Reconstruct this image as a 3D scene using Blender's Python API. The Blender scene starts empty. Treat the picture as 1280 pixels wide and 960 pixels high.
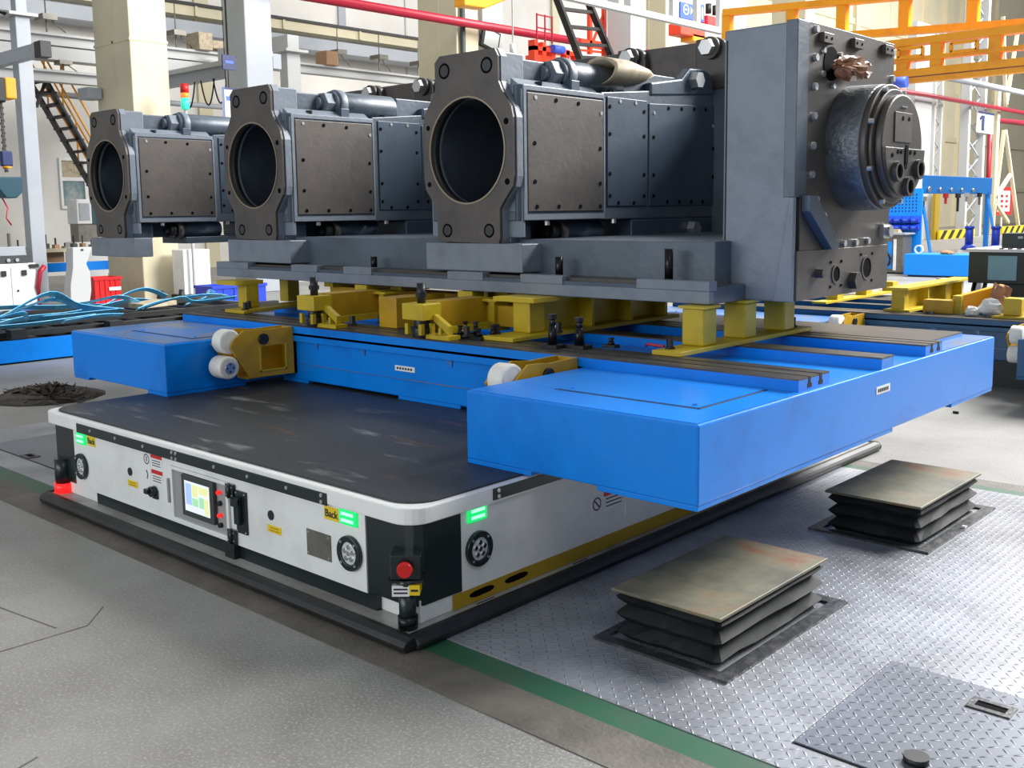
import bpy, bmesh, math, random
from mathutils import Vector, Matrix
random.seed(7)
S = bpy.context.scene
COL = S.collection
PI = math.pi

# ------------------------------------------------------------------ camera, world, lights, exposure
cam = bpy.data.cameras.new('camera')
cam.sensor_width = 36.0
cam.lens = 36.04
cam.shift_y = -0.0389
cam.clip_end = 400
cam_o = bpy.data.objects.new('camera', cam)
COL.objects.link(cam_o)
cam_o.matrix_world = Matrix(((0.738482, -0.076657, 0.669902, 2.614118),
                             (0.674137, 0.103909, -0.731261, -2.321491),
                             (-0.013552, 0.991628, 0.128412, 1.55),
                             (0, 0, 0, 1)))
S.camera = cam_o
w = bpy.data.worlds.new('world')
S.world = w
w.use_nodes = True
bg = w.node_tree.nodes['Background']
bg.inputs[0].default_value = (0.90, 0.95, 1.0, 1)
bg.inputs[1].default_value = 0.25

def area(name, loc, target, sx, sy, power, col=(1, 1, 1)):
    d = bpy.data.lights.new(name, 'AREA')
    d.shape = 'RECTANGLE'
    d.size = sx
    d.size_y = sy
    d.energy = power
    d.color = col
    o = bpy.data.objects.new(name, d)
    COL.objects.link(o)
    o.location = loc
    o.rotation_euler = (Vector(target) - Vector(loc)).to_track_quat('-Z', 'Y').to_euler()
    return o

# unseen fill lights: one low, behind and left of the camera, the others overhead
area('low_front_fill', (-3.5, -13, 4.0), (-1.5, 2, 1.0), 14, 5, 700, (0.93, 0.97, 1))  # added fill, set low to light upright front faces more than the floor
area('overhead_fill', (7.5, -3.5, 9.5), (-1, 3, 1), 5, 5, 90, (0.95, 0.98, 1))
for ly, lp in ((9, 480), (22, 1300), (38, 2000), (58, 5600)):
    area('overhead_fill', (-7, ly, 12.5), (-21, ly, 1), 12, 5, lp, (1, 0.985, 0.96))  # added fill, aimed sideways to brighten the left wall
area('overhead_fill', (4, 17, 11), (1, 7, 0), 10, 8, 7400, (1, 0.99, 0.97))  # added to brighten the far right floor
S.view_settings.view_transform = 'Standard'
S.view_settings.look = 'None'
S.view_settings.gamma = 1.0
S.view_settings.exposure = 0.45
S.view_settings.use_curve_mapping = False

# ------------------------------------------------------------------ materials
def mat(name, col, rough=0.5, metal=0.0, col2=None, scale=4.0, lo=0.45, hi=0.65, bump=0.0, bscale=30.0,
        emit=None, stretch=None, col3=None, scale3=1.5, lo3=0.55, hi3=0.7, spec=None):
    m = bpy.data.materials.new(name)
    m.use_nodes = True
    nt = m.node_tree
    b = nt.nodes['Principled BSDF']
    b.inputs['Base Color'].default_value = (*col, 1)
    b.inputs['Roughness'].default_value = rough
    b.inputs['Metallic'].default_value = metal
    if spec is not None:
        b.inputs['Specular IOR Level'].default_value = spec
    if emit:
        b.inputs['Emission Color'].default_value = (*emit[:3], 1)
        b.inputs['Emission Strength'].default_value = emit[3]
    if col2 or bump or col3:
        tc = nt.nodes.new('ShaderNodeTexCoord')
        src = tc.outputs['Object']
        if stretch:
            mp = nt.nodes.new('ShaderNodeMapping')
            mp.inputs['Scale'].default_value = stretch
            nt.links.new(src, mp.inputs['Vector'])
            src = mp.outputs[0]
        last = None
        for c, sc, l, h in ((col2, scale, lo, hi), (col3, scale3, lo3, hi3)):
            if not c:
                continue
            n = nt.nodes.new('ShaderNodeTexNoise')
            n.inputs['Scale'].default_value = sc
            n.inputs['Detail'].default_value = 7
            n.inputs['Roughness'].default_value = 0.65
            nt.links.new(src, n.inputs['Vector'])
            r = nt.nodes.new('ShaderNodeMapRange')
            r.inputs[1].default_value = l
            r.inputs[2].default_value = h
            nt.links.new(n.outputs[0], r.inputs[0])
            x = nt.nodes.new('ShaderNodeMix')
            x.data_type = 'RGBA'
            x.inputs[6].default_value = (*col, 1)
            x.inputs[7].default_value = (*c, 1)
            if last:
                nt.links.new(last, x.inputs[6])
            nt.links.new(r.outputs[0], x.inputs[0])
            last = x.outputs[2]
        if last:
            nt.links.new(last, b.inputs['Base Color'])
        if bump:
            n = nt.nodes.new('ShaderNodeTexNoise')
            n.inputs['Scale'].default_value = bscale
            n.inputs['Detail'].default_value = 5
            nt.links.new(src, n.inputs['Vector'])
            bp = nt.nodes.new('ShaderNodeBump')
            bp.inputs['Strength'].default_value = bump
            bp.inputs['Distance'].default_value = 0.01
            nt.links.new(n.outputs[0], bp.inputs['Height'])
            nt.links.new(bp.outputs[0], b.inputs['Normal'])
    return m

def tread_mat(name, col, col2, scale=29.0, lo=0.42, hi=0.68):
    # checker ("diamond") plate: raised lugs turned +-45 degrees in alternate cells, as relief only
    m = mat(name, col, 0.36, 0.35, col2=col2, scale=1.7, lo=lo, hi=hi)
    nt = m.node_tree
    b = nt.nodes['Principled BSDF']
    tc = nt.nodes.new('ShaderNodeTexCoord')
    mp = nt.nodes.new('ShaderNodeMapping')
    mp.inputs['Scale'].default_value = (scale, scale, 0)
    nt.links.new(tc.outputs['Object'], mp.inputs[0])
    sp = nt.nodes.new('ShaderNodeSeparateXYZ')
    nt.links.new(mp.outputs[0], sp.inputs[0])
    def M(op, a, bb=None):
        n = nt.nodes.new('ShaderNodeMath')
        n.operation = op
        for i, v in enumerate((a, bb)):
            if v is None:
                continue
            if isinstance(v, (int, float)):
                n.inputs[i].default_value = v
            else:
                nt.links.new(v, n.inputs[i])
        return n.outputs[0]
    X, Y = sp.outputs[0], sp.outputs[1]
    par = M('MULTIPLY_ADD', M('PINGPONG', M('ADD', M('FLOOR', X), M('FLOOR', Y)), 1.0), 2.0)
    par.node.inputs[2].default_value = -1.0
    u = M('SUBTRACT', M('FRACT', X), 0.5)
    v = M('MULTIPLY', M('SUBTRACT', M('FRACT', Y), 0.5), par)
    a = M('DIVIDE', M('ADD', u, v), 0.62)
    c = M('DIVIDE', M('SUBTRACT', u, v), 0.17)
    d = M('SUBTRACT', 1.0, M('ADD', M('MULTIPLY', a, a), M('MULTIPLY', c, c)))
    h = M('MAXIMUM', d, 0.0)
    bp = nt.nodes.new('ShaderNodeBump')
    bp.inputs['Strength'].default_value = 0.8
    bp.inputs['Distance'].default_value = 0.004
    nt.links.new(h, bp.inputs['Height'])
    nt.links.new(bp.outputs[0], b.inputs['Normal'])
    return m

M_ = {}
M_['concrete'] = mat('concrete', (.275, .27, .257), .42, 0, (.165, .16, .152), .9, .40, .70, .15, 160, col3=(.42, .415, .40), scale3=95, lo3=.50, hi3=.72, spec=.4)
M_['concrete_lit'] = mat('concrete_lit', (.66, .64, .60), .28, 0, (.52, .50, .47), .5, .4, .7)  # lit copy of the concrete for the far floor, left unused
M_['brown_strip'] = mat('brown_strip', (.095, .085, .07), .6, 0, (.17, .155, .13), 3, .4, .7, .3, 60)
M_['green_line'] = mat('green_line', (.02, .10, .05), .5, 0, (.05, .09, .06), 4, .45, .7)
M_['tread'] = tread_mat('tread', (.35, .36, .39), (.18, .185, .20))
M_['tread_dark'] = tread_mat('tread_dark', (.17, .185, .22), (.13, .14, .16))
M_['blue'] = mat('blue_paint', (.001, .215, .78), .30, 0, (.001, .15, .60), 2.2, .50, .74, .06, 14, spec=.3)
M_['blue_worn'] = mat('blue_worn', (.03, .17, .52), .36, .1, (.16, .19, .24), 3.5, .45, .62)
M_['blue_shaded'] = mat('blue_shaded', (.002, .085, .22), .35, 0, (.004, .07, .18), 2.0)  # same blue paint, darkened to put the rear pallet in shade
M_['rail_top'] = mat('rail_top', (.050, .048, .048), .38, .4, (.15, .125, .10), 7, .5, .72, stretch=(.25, 3, 1))
M_['slot'] = mat('slot_dark', (.008, .008, .010), .7)
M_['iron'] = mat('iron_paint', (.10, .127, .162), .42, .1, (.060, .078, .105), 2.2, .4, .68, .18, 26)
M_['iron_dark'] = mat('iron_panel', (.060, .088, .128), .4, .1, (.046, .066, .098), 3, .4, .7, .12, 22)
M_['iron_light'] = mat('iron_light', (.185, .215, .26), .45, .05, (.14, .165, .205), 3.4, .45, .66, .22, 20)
M_['bare'] = mat('bare_steel', (.108, .094, .086), .45, .3, (.070, .065, .064), 3.5, .4, .65, .1, 30)
M_['bare_dark'] = mat('bare_dark', (.064, .060, .058), .42, .35, (.088, .076, .067), 3.2, .45, .7, .08, 30)
M_['hub'] = mat('hub_cast', (.13, .145, .165), .36, .45, (.07, .078, .09), 9, .42, .66, .6, 45)
M_['bore'] = mat('bore', (.05, .052, .055), .4, .5)
M_['bore_edge'] = mat('bore_edge', (.30, .255, .19), .35, .7)
M_['hole'] = mat('hole_black', (.004, .004, .005), .8, spec=.05)
M_['bolt'] = mat('bolt_zinc', (.60, .61, .62), .32, .85)
M_['bolt_dark'] = mat('bolt_dark', (.028, .03, .034), .42, .5)
M_['rod'] = mat('rod_black', (.010, .011, .014), .28, .5)
M_['yellow'] = mat('yellow_paint', (.52, .38, .012), .42, 0, (.36, .27, .015), 4, .5, .72)
M_['ochre'] = mat('ochre_paint', (.50, .29, .008), .42, 0, (.36, .21, .01), 5, .45, .72)
M_['orange'] = mat('orange_paint', (.90, .36, .004), .4, 0, (.75, .28, .004), 2, .5, .7)
M_['nylon'] = mat('nylon_white', (.80, .79, .75), .45, 0, (.66, .64, .58), 8)
M_['white'] = mat('white_paint', (.80, .81, .80), .35, 0, (.66, .67, .67), 3, .5, .75)
M_['ledge'] = mat('ledge_grey', (.46, .46, .44), .4, .1, (.28, .27, .25), 3.2, .42, .64, stretch=(1, 1, 1), col3=(.20, .19, .17), scale3=22, lo3=.62, hi3=.75)
M_['blackpl'] = mat('black_panel', (.010, .018, .020), .28)
M_['black'] = mat('black_plain', (.012, .012, .013), .5)
M_['rubber'] = mat('rubber', (.009, .010, .011), .5, 0, (.020, .021, .022), 12, .5, .7)
M_['deck'] = mat('deck_mat', (.030, .034, .039), .5, .15, (.26, .265, .27), 3.2, .60, .76, .25, 30, stretch=(.55, 2.4, 1), col3=(.13, .062, .03), scale3=1.9, lo3=.61, hi3=.72)
M_['band_yellow'] = mat('band_yellow', (.40, .26, .012), .45)
M_['chrome'] = mat('chrome', (.85, .87, .88), .15, 1.0)
M_['lens'] = mat('lens', (.75, .78, .78), .12, .3)
M_['green_light'] = mat('green_light', (.0, .25, .08), .3, emit=(.005, .75, .16, .75))
M_['green_core'] = mat('green_core', (.2, .6, .35), .3, emit=(.35, 1, .55, 1.0))
M_['red_light'] = mat('red_light', (.8, .01, .01), .3, emit=(1, .02, .02, .7))
M_['red'] = mat('red_plastic', (.62, .012, .012), .35)
M_['crimson'] = mat('crimson_paint', (.42, .015, .04), .35)
M_['label_y'] = mat('label_yellow', (.80, .58, .01), .5)
M_['label_w'] = mat('label_white', (.80, .80, .80), .5)
M_['ink'] = mat('ink', (.02, .02, .03), .6)
M_['steel_plate'] = mat('steel_plate', (.20, .19, .165), .4, .5, (.15, .145, .13), 12)
M_['grey_box'] = mat('grey_recess', (.30, .31, .31), .5)
M_['screen_y'] = mat('screen_yellow', (.8, .8, .35), .4, emit=(.8, .8, .4, .35))
M_['screen_b'] = mat('screen_blue', (.35, .5, .8), .4, emit=(.4, .55, .85, .4))
M_['screen_g'] = mat('screen_green', (.35, .7, .4), .4, emit=(.4, .8, .45, .35))
M_['screen_w'] = mat('screen_white', (.75, .8, .85), .4, emit=(.75, .8, .85, .4))
M_['bellows'] = mat('bellows', (.010, .012, .014), .6, 0, (.020, .022, .025), 9, .5, .7, spec=.2)
M_['bellows_top'] = mat('bellows_top', (.085, .084, .062), .55, .1, (.19, .175, .11), 2.6, .40, .62, .1, 30, col3=(.20, .075, .03), scale3=2.7, lo3=.56, hi3=.70)
M_['frame_iron'] = mat('frame_iron', (.05, .052, .056), .4, .5, (.12, .12, .125), 14, .5, .7, .4, 30)
M_['cream'] = mat('cream_paint', (.66, .60, .42), .5, 0, (.60, .54, .37), 1.2, .4, .7)
M_['cream_wall'] = mat('cream_wall', (.70, .62, .43), .55, 0, (.64, .57, .40), .4)
M_['white_wall'] = mat('white_wall', (.78, .76, .72), .6, 0, (.70, .68, .64), .35)
M_['grey_steel'] = mat('grey_steel', (.38, .41, .45), .45, 0, (.33, .36, .40), 1.0)
M_['grey_light'] = mat('grey_light', (.52, .53, .53), .5)
M_['paper'] = mat('brown_paper', (.33, .16, .085), .4, 0, (.22, .09, .045), 14, .45, .65)
M_['kraft'] = mat('kraft', (.50, .42, .30), .7, 0, (.34, .27, .19), 10)
M_['strap'] = mat('strap_blue', (.07, .42, .75), .4, 0, (.25, .62, .85), 4)
M_['bin_blue'] = mat('bin_blue', (.01, .05, .52), .4)
M_['bright_blue'] = mat('bright_blue', (.002, .26, .85), .4)
M_['teal'] = mat('teal_paint', (.006, .06, .095), .4)
M_['navy'] = mat('navy_sign', (.008, .022, .11), .5)
M_['sign_blue'] = mat('sign_blue', (.06, .13, .70), .5)
M_['red_orange'] = mat('red_orange', (.85, .06, .02), .4)
M_['amber'] = mat('amber', (.8, .25, .03), .3, emit=(1, .3, .05, .4))
M_['cyan_light'] = mat('cyan_light', (.05, .8, .6), .3, emit=(.05, .9, .5, .35))
M_['lcd'] = mat('lcd', (.22, .42, .48), .25)
M_['dark_grey'] = mat('dark_grey', (.040, .050, .050), .5)
M_['cardboard'] = mat('cardboard', (.38, .22, .12), .7)
M_['glass'] = mat('window_glass', (.18, .27, .30), .1, 0, (.42, .45, .42), 2.5)
M_['film'] = mat('plastic_film', (.80, .80, .78), .25, 0, (.62, .62, .60), 9)
M_['scrap'] = mat('scrap', (.05, .042, .036), .7, .3, (.10, .08, .065), 20)
M_['lamp_glass'] = mat('lamp_glass', (.55, .60, .58), .2)

# ------------------------------------------------------------------ geometry helpers
WL = {}
class G:
    def __init__(s):
        s.v = []; s.f = []; s.m = []; s.sm = []
    def add(s, vs, fs, m=0, smooth=False):
        b = len(s.v)
        s.v += [Vector(v) for v in vs]
        for f in fs:
            s.f.append(tuple(b + i for i in f)); s.m.append(m); s.sm.append(smooth)
        return s
    def hexa(s, p, m=0):
        return s.add(p, [(0, 3, 2, 1), (4, 5, 6, 7), (0, 1, 5, 4), (1, 2, 6, 5), (2, 3, 7, 6), (3, 0, 4, 7)], m)
    def box(s, x0, x1, y0, y1, z0, z1, m=0):
        return s.hexa([(x0, y0, z0), (x1, y0, z0), (x1, y1, z0), (x0, y1, z0), (x0, y0, z1), (x1, y0, z1), (x1, y1, z1), (x0, y1, z1)], m)
    def bar(s, p0, p1, w, h, m=0, up=(0, 0, 1)):
        p0 = Vector(p0); p1 = Vector(p1)
        d = (p1 - p0).normalized()
        u = Vector(up)
        r = d.cross(u)
        if r.length < 1e-4:
            r = d.cross(Vector((1, 0, 0)))
        r.normalize(); u = r.cross(d)
        r *= w / 2; u *= h / 2
        return s.hexa([p0 - r - u, p0 + r - u, p1 + r - u, p1 - r - u, p0 - r + u, p0 + r + u, p1 + r + u, p1 - r + u], m)
    def prism(s, poly, axis, a, b, m=0):
        n = len(poly)
        def P(q, t):
            if axis == 'x': return (t, q[0], q[1])
            if axis == 'y': return (q[0], t, q[1])
            return (q[0], q[1], t)
        vs = [P(q, a) for q in poly] + [P(q, b) for q in poly]
        fs = [tuple(range(n)), tuple(range(2 * n - 1, n - 1, -1))]
        fs += [(i, i + n, (i + 1) % n + n, (i + 1) % n) for i in range(n)]
        return s.add(vs, fs, m)
    def cyl(s, p0, p1, r0, r1=None, n=16, m=0, caps=True, smooth=True, mc=None):
        p0 = Vector(p0); p1 = Vector(p1)
        r1 = r0 if r1 is None else r1
        d = (p1 - p0).normalized()
        a = d.cross(Vector((0, 0, 1)))
        if a.length < 1e-4:
            a = Vector((1, 0, 0))
        a.normalize(); b = d.cross(a)
        A = [(math.cos(2 * PI * i / n), math.sin(2 * PI * i / n)) for i in range(n)]
        vs = [p0 + a * c * r0 + b * t * r0 for c, t in A] + [p1 + a * c * r1 + b * t * r1 for c, t in A]
        s.add(vs, [(i, (i + 1) % n, (i + 1) % n + n, i + n) for i in range(n)], m, smooth and n > 8)
        if caps:
            base = len(s.v) - 2 * n
            mm = m if mc is None else mc
            s.f.append(tuple(base + i for i in range(n - 1, -1, -1))); s.m.append(m); s.sm.append(False)
            s.f.append(tuple(base + n + i for i in range(n))); s.m.append(mm); s.sm.append(False)
        return s
    def pipe(s, p0, p1, ro, ri, n=24, m=0):
        p0 = Vector(p0); p1 = Vector(p1)
        d = (p1 - p0).normalized()
        a = d.cross(Vector((0, 0, 1)))
        if a.length < 1e-4:
            a = Vector((1, 0, 0))
        a.normalize(); b = d.cross(a)
        rows = []
        for p, r in ((p0, ro), (p1, ro), (p1, ri), (p0, ri)):
            rows += [p + (a * math.cos(2 * PI * i / n) + b * math.sin(2 * PI * i / n)) * r for i in range(n)]
        fs = []
        for k in range(4):
            k2 = (k + 1) % 4
            fs += [(k * n + i, k * n + (i + 1) % n, k2 * n + (i + 1) % n, k2 * n + i) for i in range(n)]
        return s.add(rows, fs, m, False)
    def tube(s, pts, r, n=8, m=0):
        pts = [Vector(p) for p in pts]
        rows = []
        ref = Vector((0, 0, 1))
        for i, p in enumerate(pts):
            d = (pts[min(i + 1, len(pts) - 1)] - pts[max(i - 1, 0)]).normalized()
            a = d.cross(ref)
            if a.length < 1e-3:
                a = d.cross(Vector((1, 0, 0)))
            a.normalize(); b = d.cross(a)
            rr = r[i] if isinstance(r, (list, tuple)) else r
            rows += [p + (a * math.cos(2 * PI * k / n) + b * math.sin(2 * PI * k / n)) * rr for k in range(n)]
        fs = []
        for i in range(len(pts) - 1):
            fs += [(i * n + k, i * n + (k + 1) % n, (i + 1) * n + (k + 1) % n, (i + 1) * n + k) for k in range(n)]
        L = (len(pts) - 1) * n
        fs += [tuple(range(n - 1, -1, -1)), tuple(range(L, L + n))]
        return s.add(rows, fs, m, n > 5)
    def ribbon(s, pts, w, side, t=0.004, m=0):
        pts = [Vector(p) for p in pts]; sd = Vector(side).normalized() * w / 2
        rows = []
        for i, p in enumerate(pts):
            d = (pts[min(i + 1, len(pts) - 1)] - pts[max(i - 1, 0)]).normalized()
            nn = d.cross(sd).normalized() * t / 2
            rows += [p - sd - nn, p + sd - nn, p + sd + nn, p - sd + nn]
        fs = []
        for i in range(len(pts) - 1):
            fs += [(i * 4 + k, i * 4 + (k + 1) % 4, i * 4 + 4 + (k + 1) % 4, i * 4 + 4 + k) for k in range(4)]
        L = (len(pts) - 1) * 4
        fs += [(3, 2, 1, 0), (L, L + 1, L + 2, L + 3)]
        return s.add(rows, fs, m, False)
    def hole_plate(s, poly, c, r, y0, y1, n=40, m=0, m_in=0):
        # plate in the XZ plane (thickness y0..y1) with a round hole; the outline is star-shaped about c
        def hit(a):
            dx, dz = math.cos(a), math.sin(a); best = 9
            for i in range(len(poly)):
                (ax, az), (bx, bz) = poly[i], poly[(i + 1) % len(poly)]
                ex, ez = bx - ax, bz - az
                den = dx * ez - dz * ex
                if abs(den) < 1e-9: continue
                t = ((ax - c[0]) * ez - (az - c[1]) * ex) / den
                u = ((ax - c[0]) * dz - (az - c[1]) * dx) / den
                if t > 0 and -1e-6 <= u <= 1 + 1e-6: best = min(best, t)
            return best
        an = sorted([2 * PI * i / n for i in range(n)] + [math.atan2(q[1] - c[1], q[0] - c[0]) % (2 * PI) for q in poly])
        n = len(an)
        vs = []
        for y in (y0, y1):
            for a in an:
                vs.append((c[0] + r * math.cos(a), y, c[1] + r * math.sin(a)))
            for a in an:
                t = hit(a)
                vs.append((c[0] + t * math.cos(a), y, c[1] + t * math.sin(a)))
        fs = []; k2 = 2 * n
        out = []; inn = []
        for i in range(n):
            j = (i + 1) % n
            fs += [(i, j, n + j, n + i), (k2 + i, k2 + n + i, k2 + n + j, k2 + j)]
            out.append((n + i, n + j, k2 + n + j, k2 + n + i))
            inn.append((i, k2 + i, k2 + j, j))
        b = len(s.v)
        s.add(vs, fs, m)
        for f in out:
            s.f.append(tuple(b + q for q in f)); s.m.append(m); s.sm.append(False)
        for f in inn:
            s.f.append(tuple(b + q for q in f)); s.m.append(m_in); s.sm.append(True)
        return s
    def obj(s, name, mats, parent=None, origin=None, bevel=0.0, seg=2, kind=None):
        if not isinstance(mats, (list, tuple)):
            mats = [mats]
        base = WL[parent.name] if parent else Vector((0, 0, 0))
        org = Vector(origin) if origin is not None else (base if parent else Vector((0, 0, 0)))
        me = bpy.data.meshes.new(name)
        me.from_pydata([v - org for v in s.v], [], s.f)
        for q in mats:
            me.materials.append(M_[q] if isinstance(q, str) else q)
        me.polygons.foreach_set('material_index', s.m)
        me.polygons.foreach_set('use_smooth', s.sm)
        bm = bmesh.new(); bm.from_mesh(me)
        bmesh.ops.recalc_face_normals(bm, faces=bm.faces)
        bm.to_mesh(me); bm.free()
        o = bpy.data.objects.new(name, me)
        COL.objects.link(o)
        if parent:
            o.parent = parent
        o.location = org - base
        WL[o.name] = org
        if bevel:
            md = o.modifiers.new('bevel', 'BEVEL')
            md.width = bevel; md.segments = seg; md.limit_method = 'ANGLE'; md.angle_limit = math.radians(40)
            md.harden_normals = False
        if kind:
            o['kind'] = kind
        return o

def tag(o, label, cat, group=None):
    o['label'] = label; o['category'] = cat
    if group:
        o['group'] = group
    return o
def thing(name, label, cat, loc=(0, 0, 0), group=None):
    o = bpy.data.objects.new(name, None)
    o.empty_display_size = 0.1
    COL.objects.link(o)
    o.location = loc
    WL[o.name] = Vector(loc)
    return tag(o, label, cat, group)
def copy_part(o, parent, off=(0, 0, 0)):
    c = o.copy(); COL.objects.link(c); c.parent = parent
    c.location = o.location + Vector(off)
    WL[c.name] = WL[o.name] + Vector(off)
    for ch in list(KIDS.get(o.name, [])):
        copy_part(ch, c)
    return c
KIDS = {}
def kids_index():
    KIDS.clear()
    for o in bpy.data.objects:
        if o.parent:
            KIDS.setdefault(o.parent.name, []).append(o)
def copy_thing(o, loc, label=None, group=None):
    kids_index()
    off = Vector(loc) - o.location
    c = o.copy(); COL.objects.link(c); c.location = loc
    WL[c.name] = Vector(loc)
    if label: c['label'] = label
    if group: c['group'] = group
    for ch in list(KIDS.get(o.name, [])):
        copy_part(ch, c)
    return c
def bolts(name, pts, axis, r, h, m, parent, n=6):
    # one mesh shared by all the copies, each its own object
    first = None
    d = Vector(axis)
    for p in pts:
        if first is None:
            first = G().cyl(p, Vector(p) + d * h, r, r * .9, n=n, m=0).obj(name, m, parent, origin=p)
            o = first
        else:
            o = first.copy(); COL.objects.link(o); o.parent = parent
            o.location = Vector(p) - WL[parent.name]
            WL[o.name] = Vector(p)
    return first
def text(name, body, size, loc, face, m, parent, align='CENTER', depth=0.0006, bold=0.0):
    cu = bpy.data.curves.new(name, 'FONT')
    cu.body = body; cu.size = size; cu.align_x = align; cu.align_y = 'CENTER'; cu.extrude = depth; cu.offset = bold
    t = bpy.data.objects.new('text_tmp', cu)
    COL.objects.link(t)
    bpy.context.view_layer.update()
    me = bpy.data.meshes.new_from_object(t.evaluated_get(bpy.context.evaluated_depsgraph_get()))
    bpy.data.objects.remove(t)
    me.materials.clear(); me.materials.append(M_[m])
    o = bpy.data.objects.new(name, me)
    COL.objects.link(o); o.parent = parent
    base = WL[parent.name] if parent else Vector((0, 0, 0))
    o.location = Vector(loc) - base
    o.rotation_euler = {'-y': (PI / 2, 0, 0), '+x': (PI / 2, 0, PI / 2)}[face]
    WL[o.name] = Vector(loc)
    return o
# ------------------------------------------------------------------ floor
fl = G().box(-45, 14, -16, 110, -0.3, 0.0).obj('floor', 'concrete', kind='structure')
for y0, y1, m, nm in ((-0.165, 0.03, 'brown_strip', 'worn_strip'), (0.03, 0.145, 'green_line', 'painted_line'),
                      (3.43, 3.52, 'green_line', 'painted_line'), (3.52, 3.66, 'brown_strip', 'worn_strip')):
    G().box(-9, 5, y0, y1, 0.0, 0.003).obj(nm, m, fl)
G().box(-3.2, 5, 0.145, 3.43, 0.0, 0.006).obj('tread_plate', 'tread', fl)
G().box(-5.2, -3.2, 0.145, 1.05, 0.0, 0.006).obj('tread_plate', 'tread', fl)
for pts in (((-1.14, -.98), (-1.13, -.66), (-1.27, -.53)), ((-1.14, -.98), (-1.10, -1.6)), ((-.30, -1.2), (-.10, -1.8)), ((-3.2, -.55), (-2.2, -.9), (-1.2, -.75))):
    G().ribbon([(x, y, 0.0005) for x, y in pts], .006, (1, .15, 0) if len(pts) != 3 or pts[0][0] > -2 else (0, 1, 0), .002).obj('floor_joint', 'brown_strip', fl)

def hatch(name, label, x0, x1, y0, y1, hx, hy):
    t = thing(name, label, 'hatch', ((x0 + x1) / 2, (y0 + y1) / 2, 0.006))
    G().box(x0 - .006, x1 + .006, y0 - .006, y1 + .006, .006, .0075).obj('gap', 'slot', t)
    G().box(x0, x1, y0, y1, .007, .012).obj('plate', 'tread_dark', t)
    h = G()
    for a in ((hx - .065, hx + .065, hy - .04, hy - .02), (hx - .065, hx + .065, hy + .02, hy + .04), (hx - .065, hx - .045, hy - .02, hy + .02), (hx + .045, hx + .065, hy - .02, hy + .02)):
        h.box(*a, .012, .017)
    h = h.obj('handle_frame', 'frame_iron', t)
    G().box(hx - .045, hx + .045, hy - .02, hy + .02, .012, .0135).obj('finger_slot', 'hole', h)
    return t
t = hatch('floor_hatch', 'grey tread plate hatch with recessed handle in the floor right of the nearer bellows lift', 1.312, 2.3, .292, 1.0, 1.675, .868)
G().cyl((1.62, .41, .012), (1.62, .41, .03), .035, n=14).obj('lifting_knob', 'rubber', t)
hatch('floor_hatch', 'tread plate hatch with dark square handle behind the left end of the vehicle', -4.7, -3.45, .33, .95, -4.12, .37)

# ------------------------------------------------------------------ bellows lifts
def bellows(x0, x1, y0, y1, fx0, fx1, fy0, fy1, z, label, seed):
    rnd = random.Random(seed)
    t = thing('bellows_lift', label, 'lift', ((x0 + x1) / 2, (y0 + y1) / 2, .006), 'square bellows lifts in the tread plate floor')
    g = G()
    for a in ((fx0, fx1, fy0, y0 - .012), (fx0, fx1, y1 + .012, fy1), (fx0, x0 - .012, y0 - .012, y1 + .012), (x1 + .012, fx1, y0 - .012, y1 + .012)):
        g.box(*a, .006, .016)
    g.obj('base_frame', 'frame_iron', t)
    g = G(); rows = []; n = 0
    prof = [(.006, .03), (.034, .0), (.066, .032), (.098, 0), (.130, .032), (.160, 0), (z - .012, .022)]
    loops = []
    for zz, ins in prof:
        loop = []
        X0, X1, Y0, Y1 = x0 + ins, x1 - ins, y0 + ins, y1 - ins
        c = .018
        for (ax, ay), (bx, by) in (((X0 + c, Y0), (X1 - c, Y0)), ((X1, Y0 + c), (X1, Y1 - c)), ((X1 - c, Y1), (X0 + c, Y1)), ((X0, Y1 - c), (X0, Y0 + c))):
            for i in range(7):
                u = i / 6
                j = .0 if i in (0, 6) else .004
                loop.append((ax + (bx - ax) * u + rnd.uniform(-j, j), ay + (by - ay) * u + rnd.uniform(-j, j), zz + rnd.uniform(-j, j) * 1.2))
        loops.append(loop)
    n = len(loops[0]); vs = [p for l in loops for p in l]
    fs = []
    for k in range(len(loops) - 1):
        fs += [(k * n + i, k * n + (i + 1) % n, (k + 1) * n + (i + 1) % n, (k + 1) * n + i) for i in range(n)]
    fs += [tuple(range(n - 1, -1, -1)), tuple(range((len(loops) - 1) * n, len(loops) * n))]
    g.add(vs, fs)
    g.obj('bellows', 'bellows', t)
    G().box(x0 - .006, x1 + .006, y0 - .006, y1 + .006, z - .012, z).obj('top_plate', 'bellows_top', t, bevel=.003)
    return t
bellows(.465, .905, .55, 1.335, .418, .972, .487, 1.40, .194, 'nearer bellows lift with rust stained olive top, beside the floor hatch', 3)
bellows(.480, .930, 2.235, 3.02, .418, .994, 2.177, 3.09, .200, 'farther bellows lift with olive top behind the first one, by the pale floor', 5)
tag(G().cyl((-.06, 5.494, .010), (-.02, 5.494, .010), .01, n=8).obj('bolt', 'rubber'), 'small dark bolt lying on the pale floor beyond the blue pallet', 'bolt')
tag(G().box(.98, 1.0, 2.63, 2.65, .016, .028).obj('paper_scrap', 'film', bevel=.003), 'tiny white scrap lying on the frame of the farther bellows lift', 'scrap')

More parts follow.
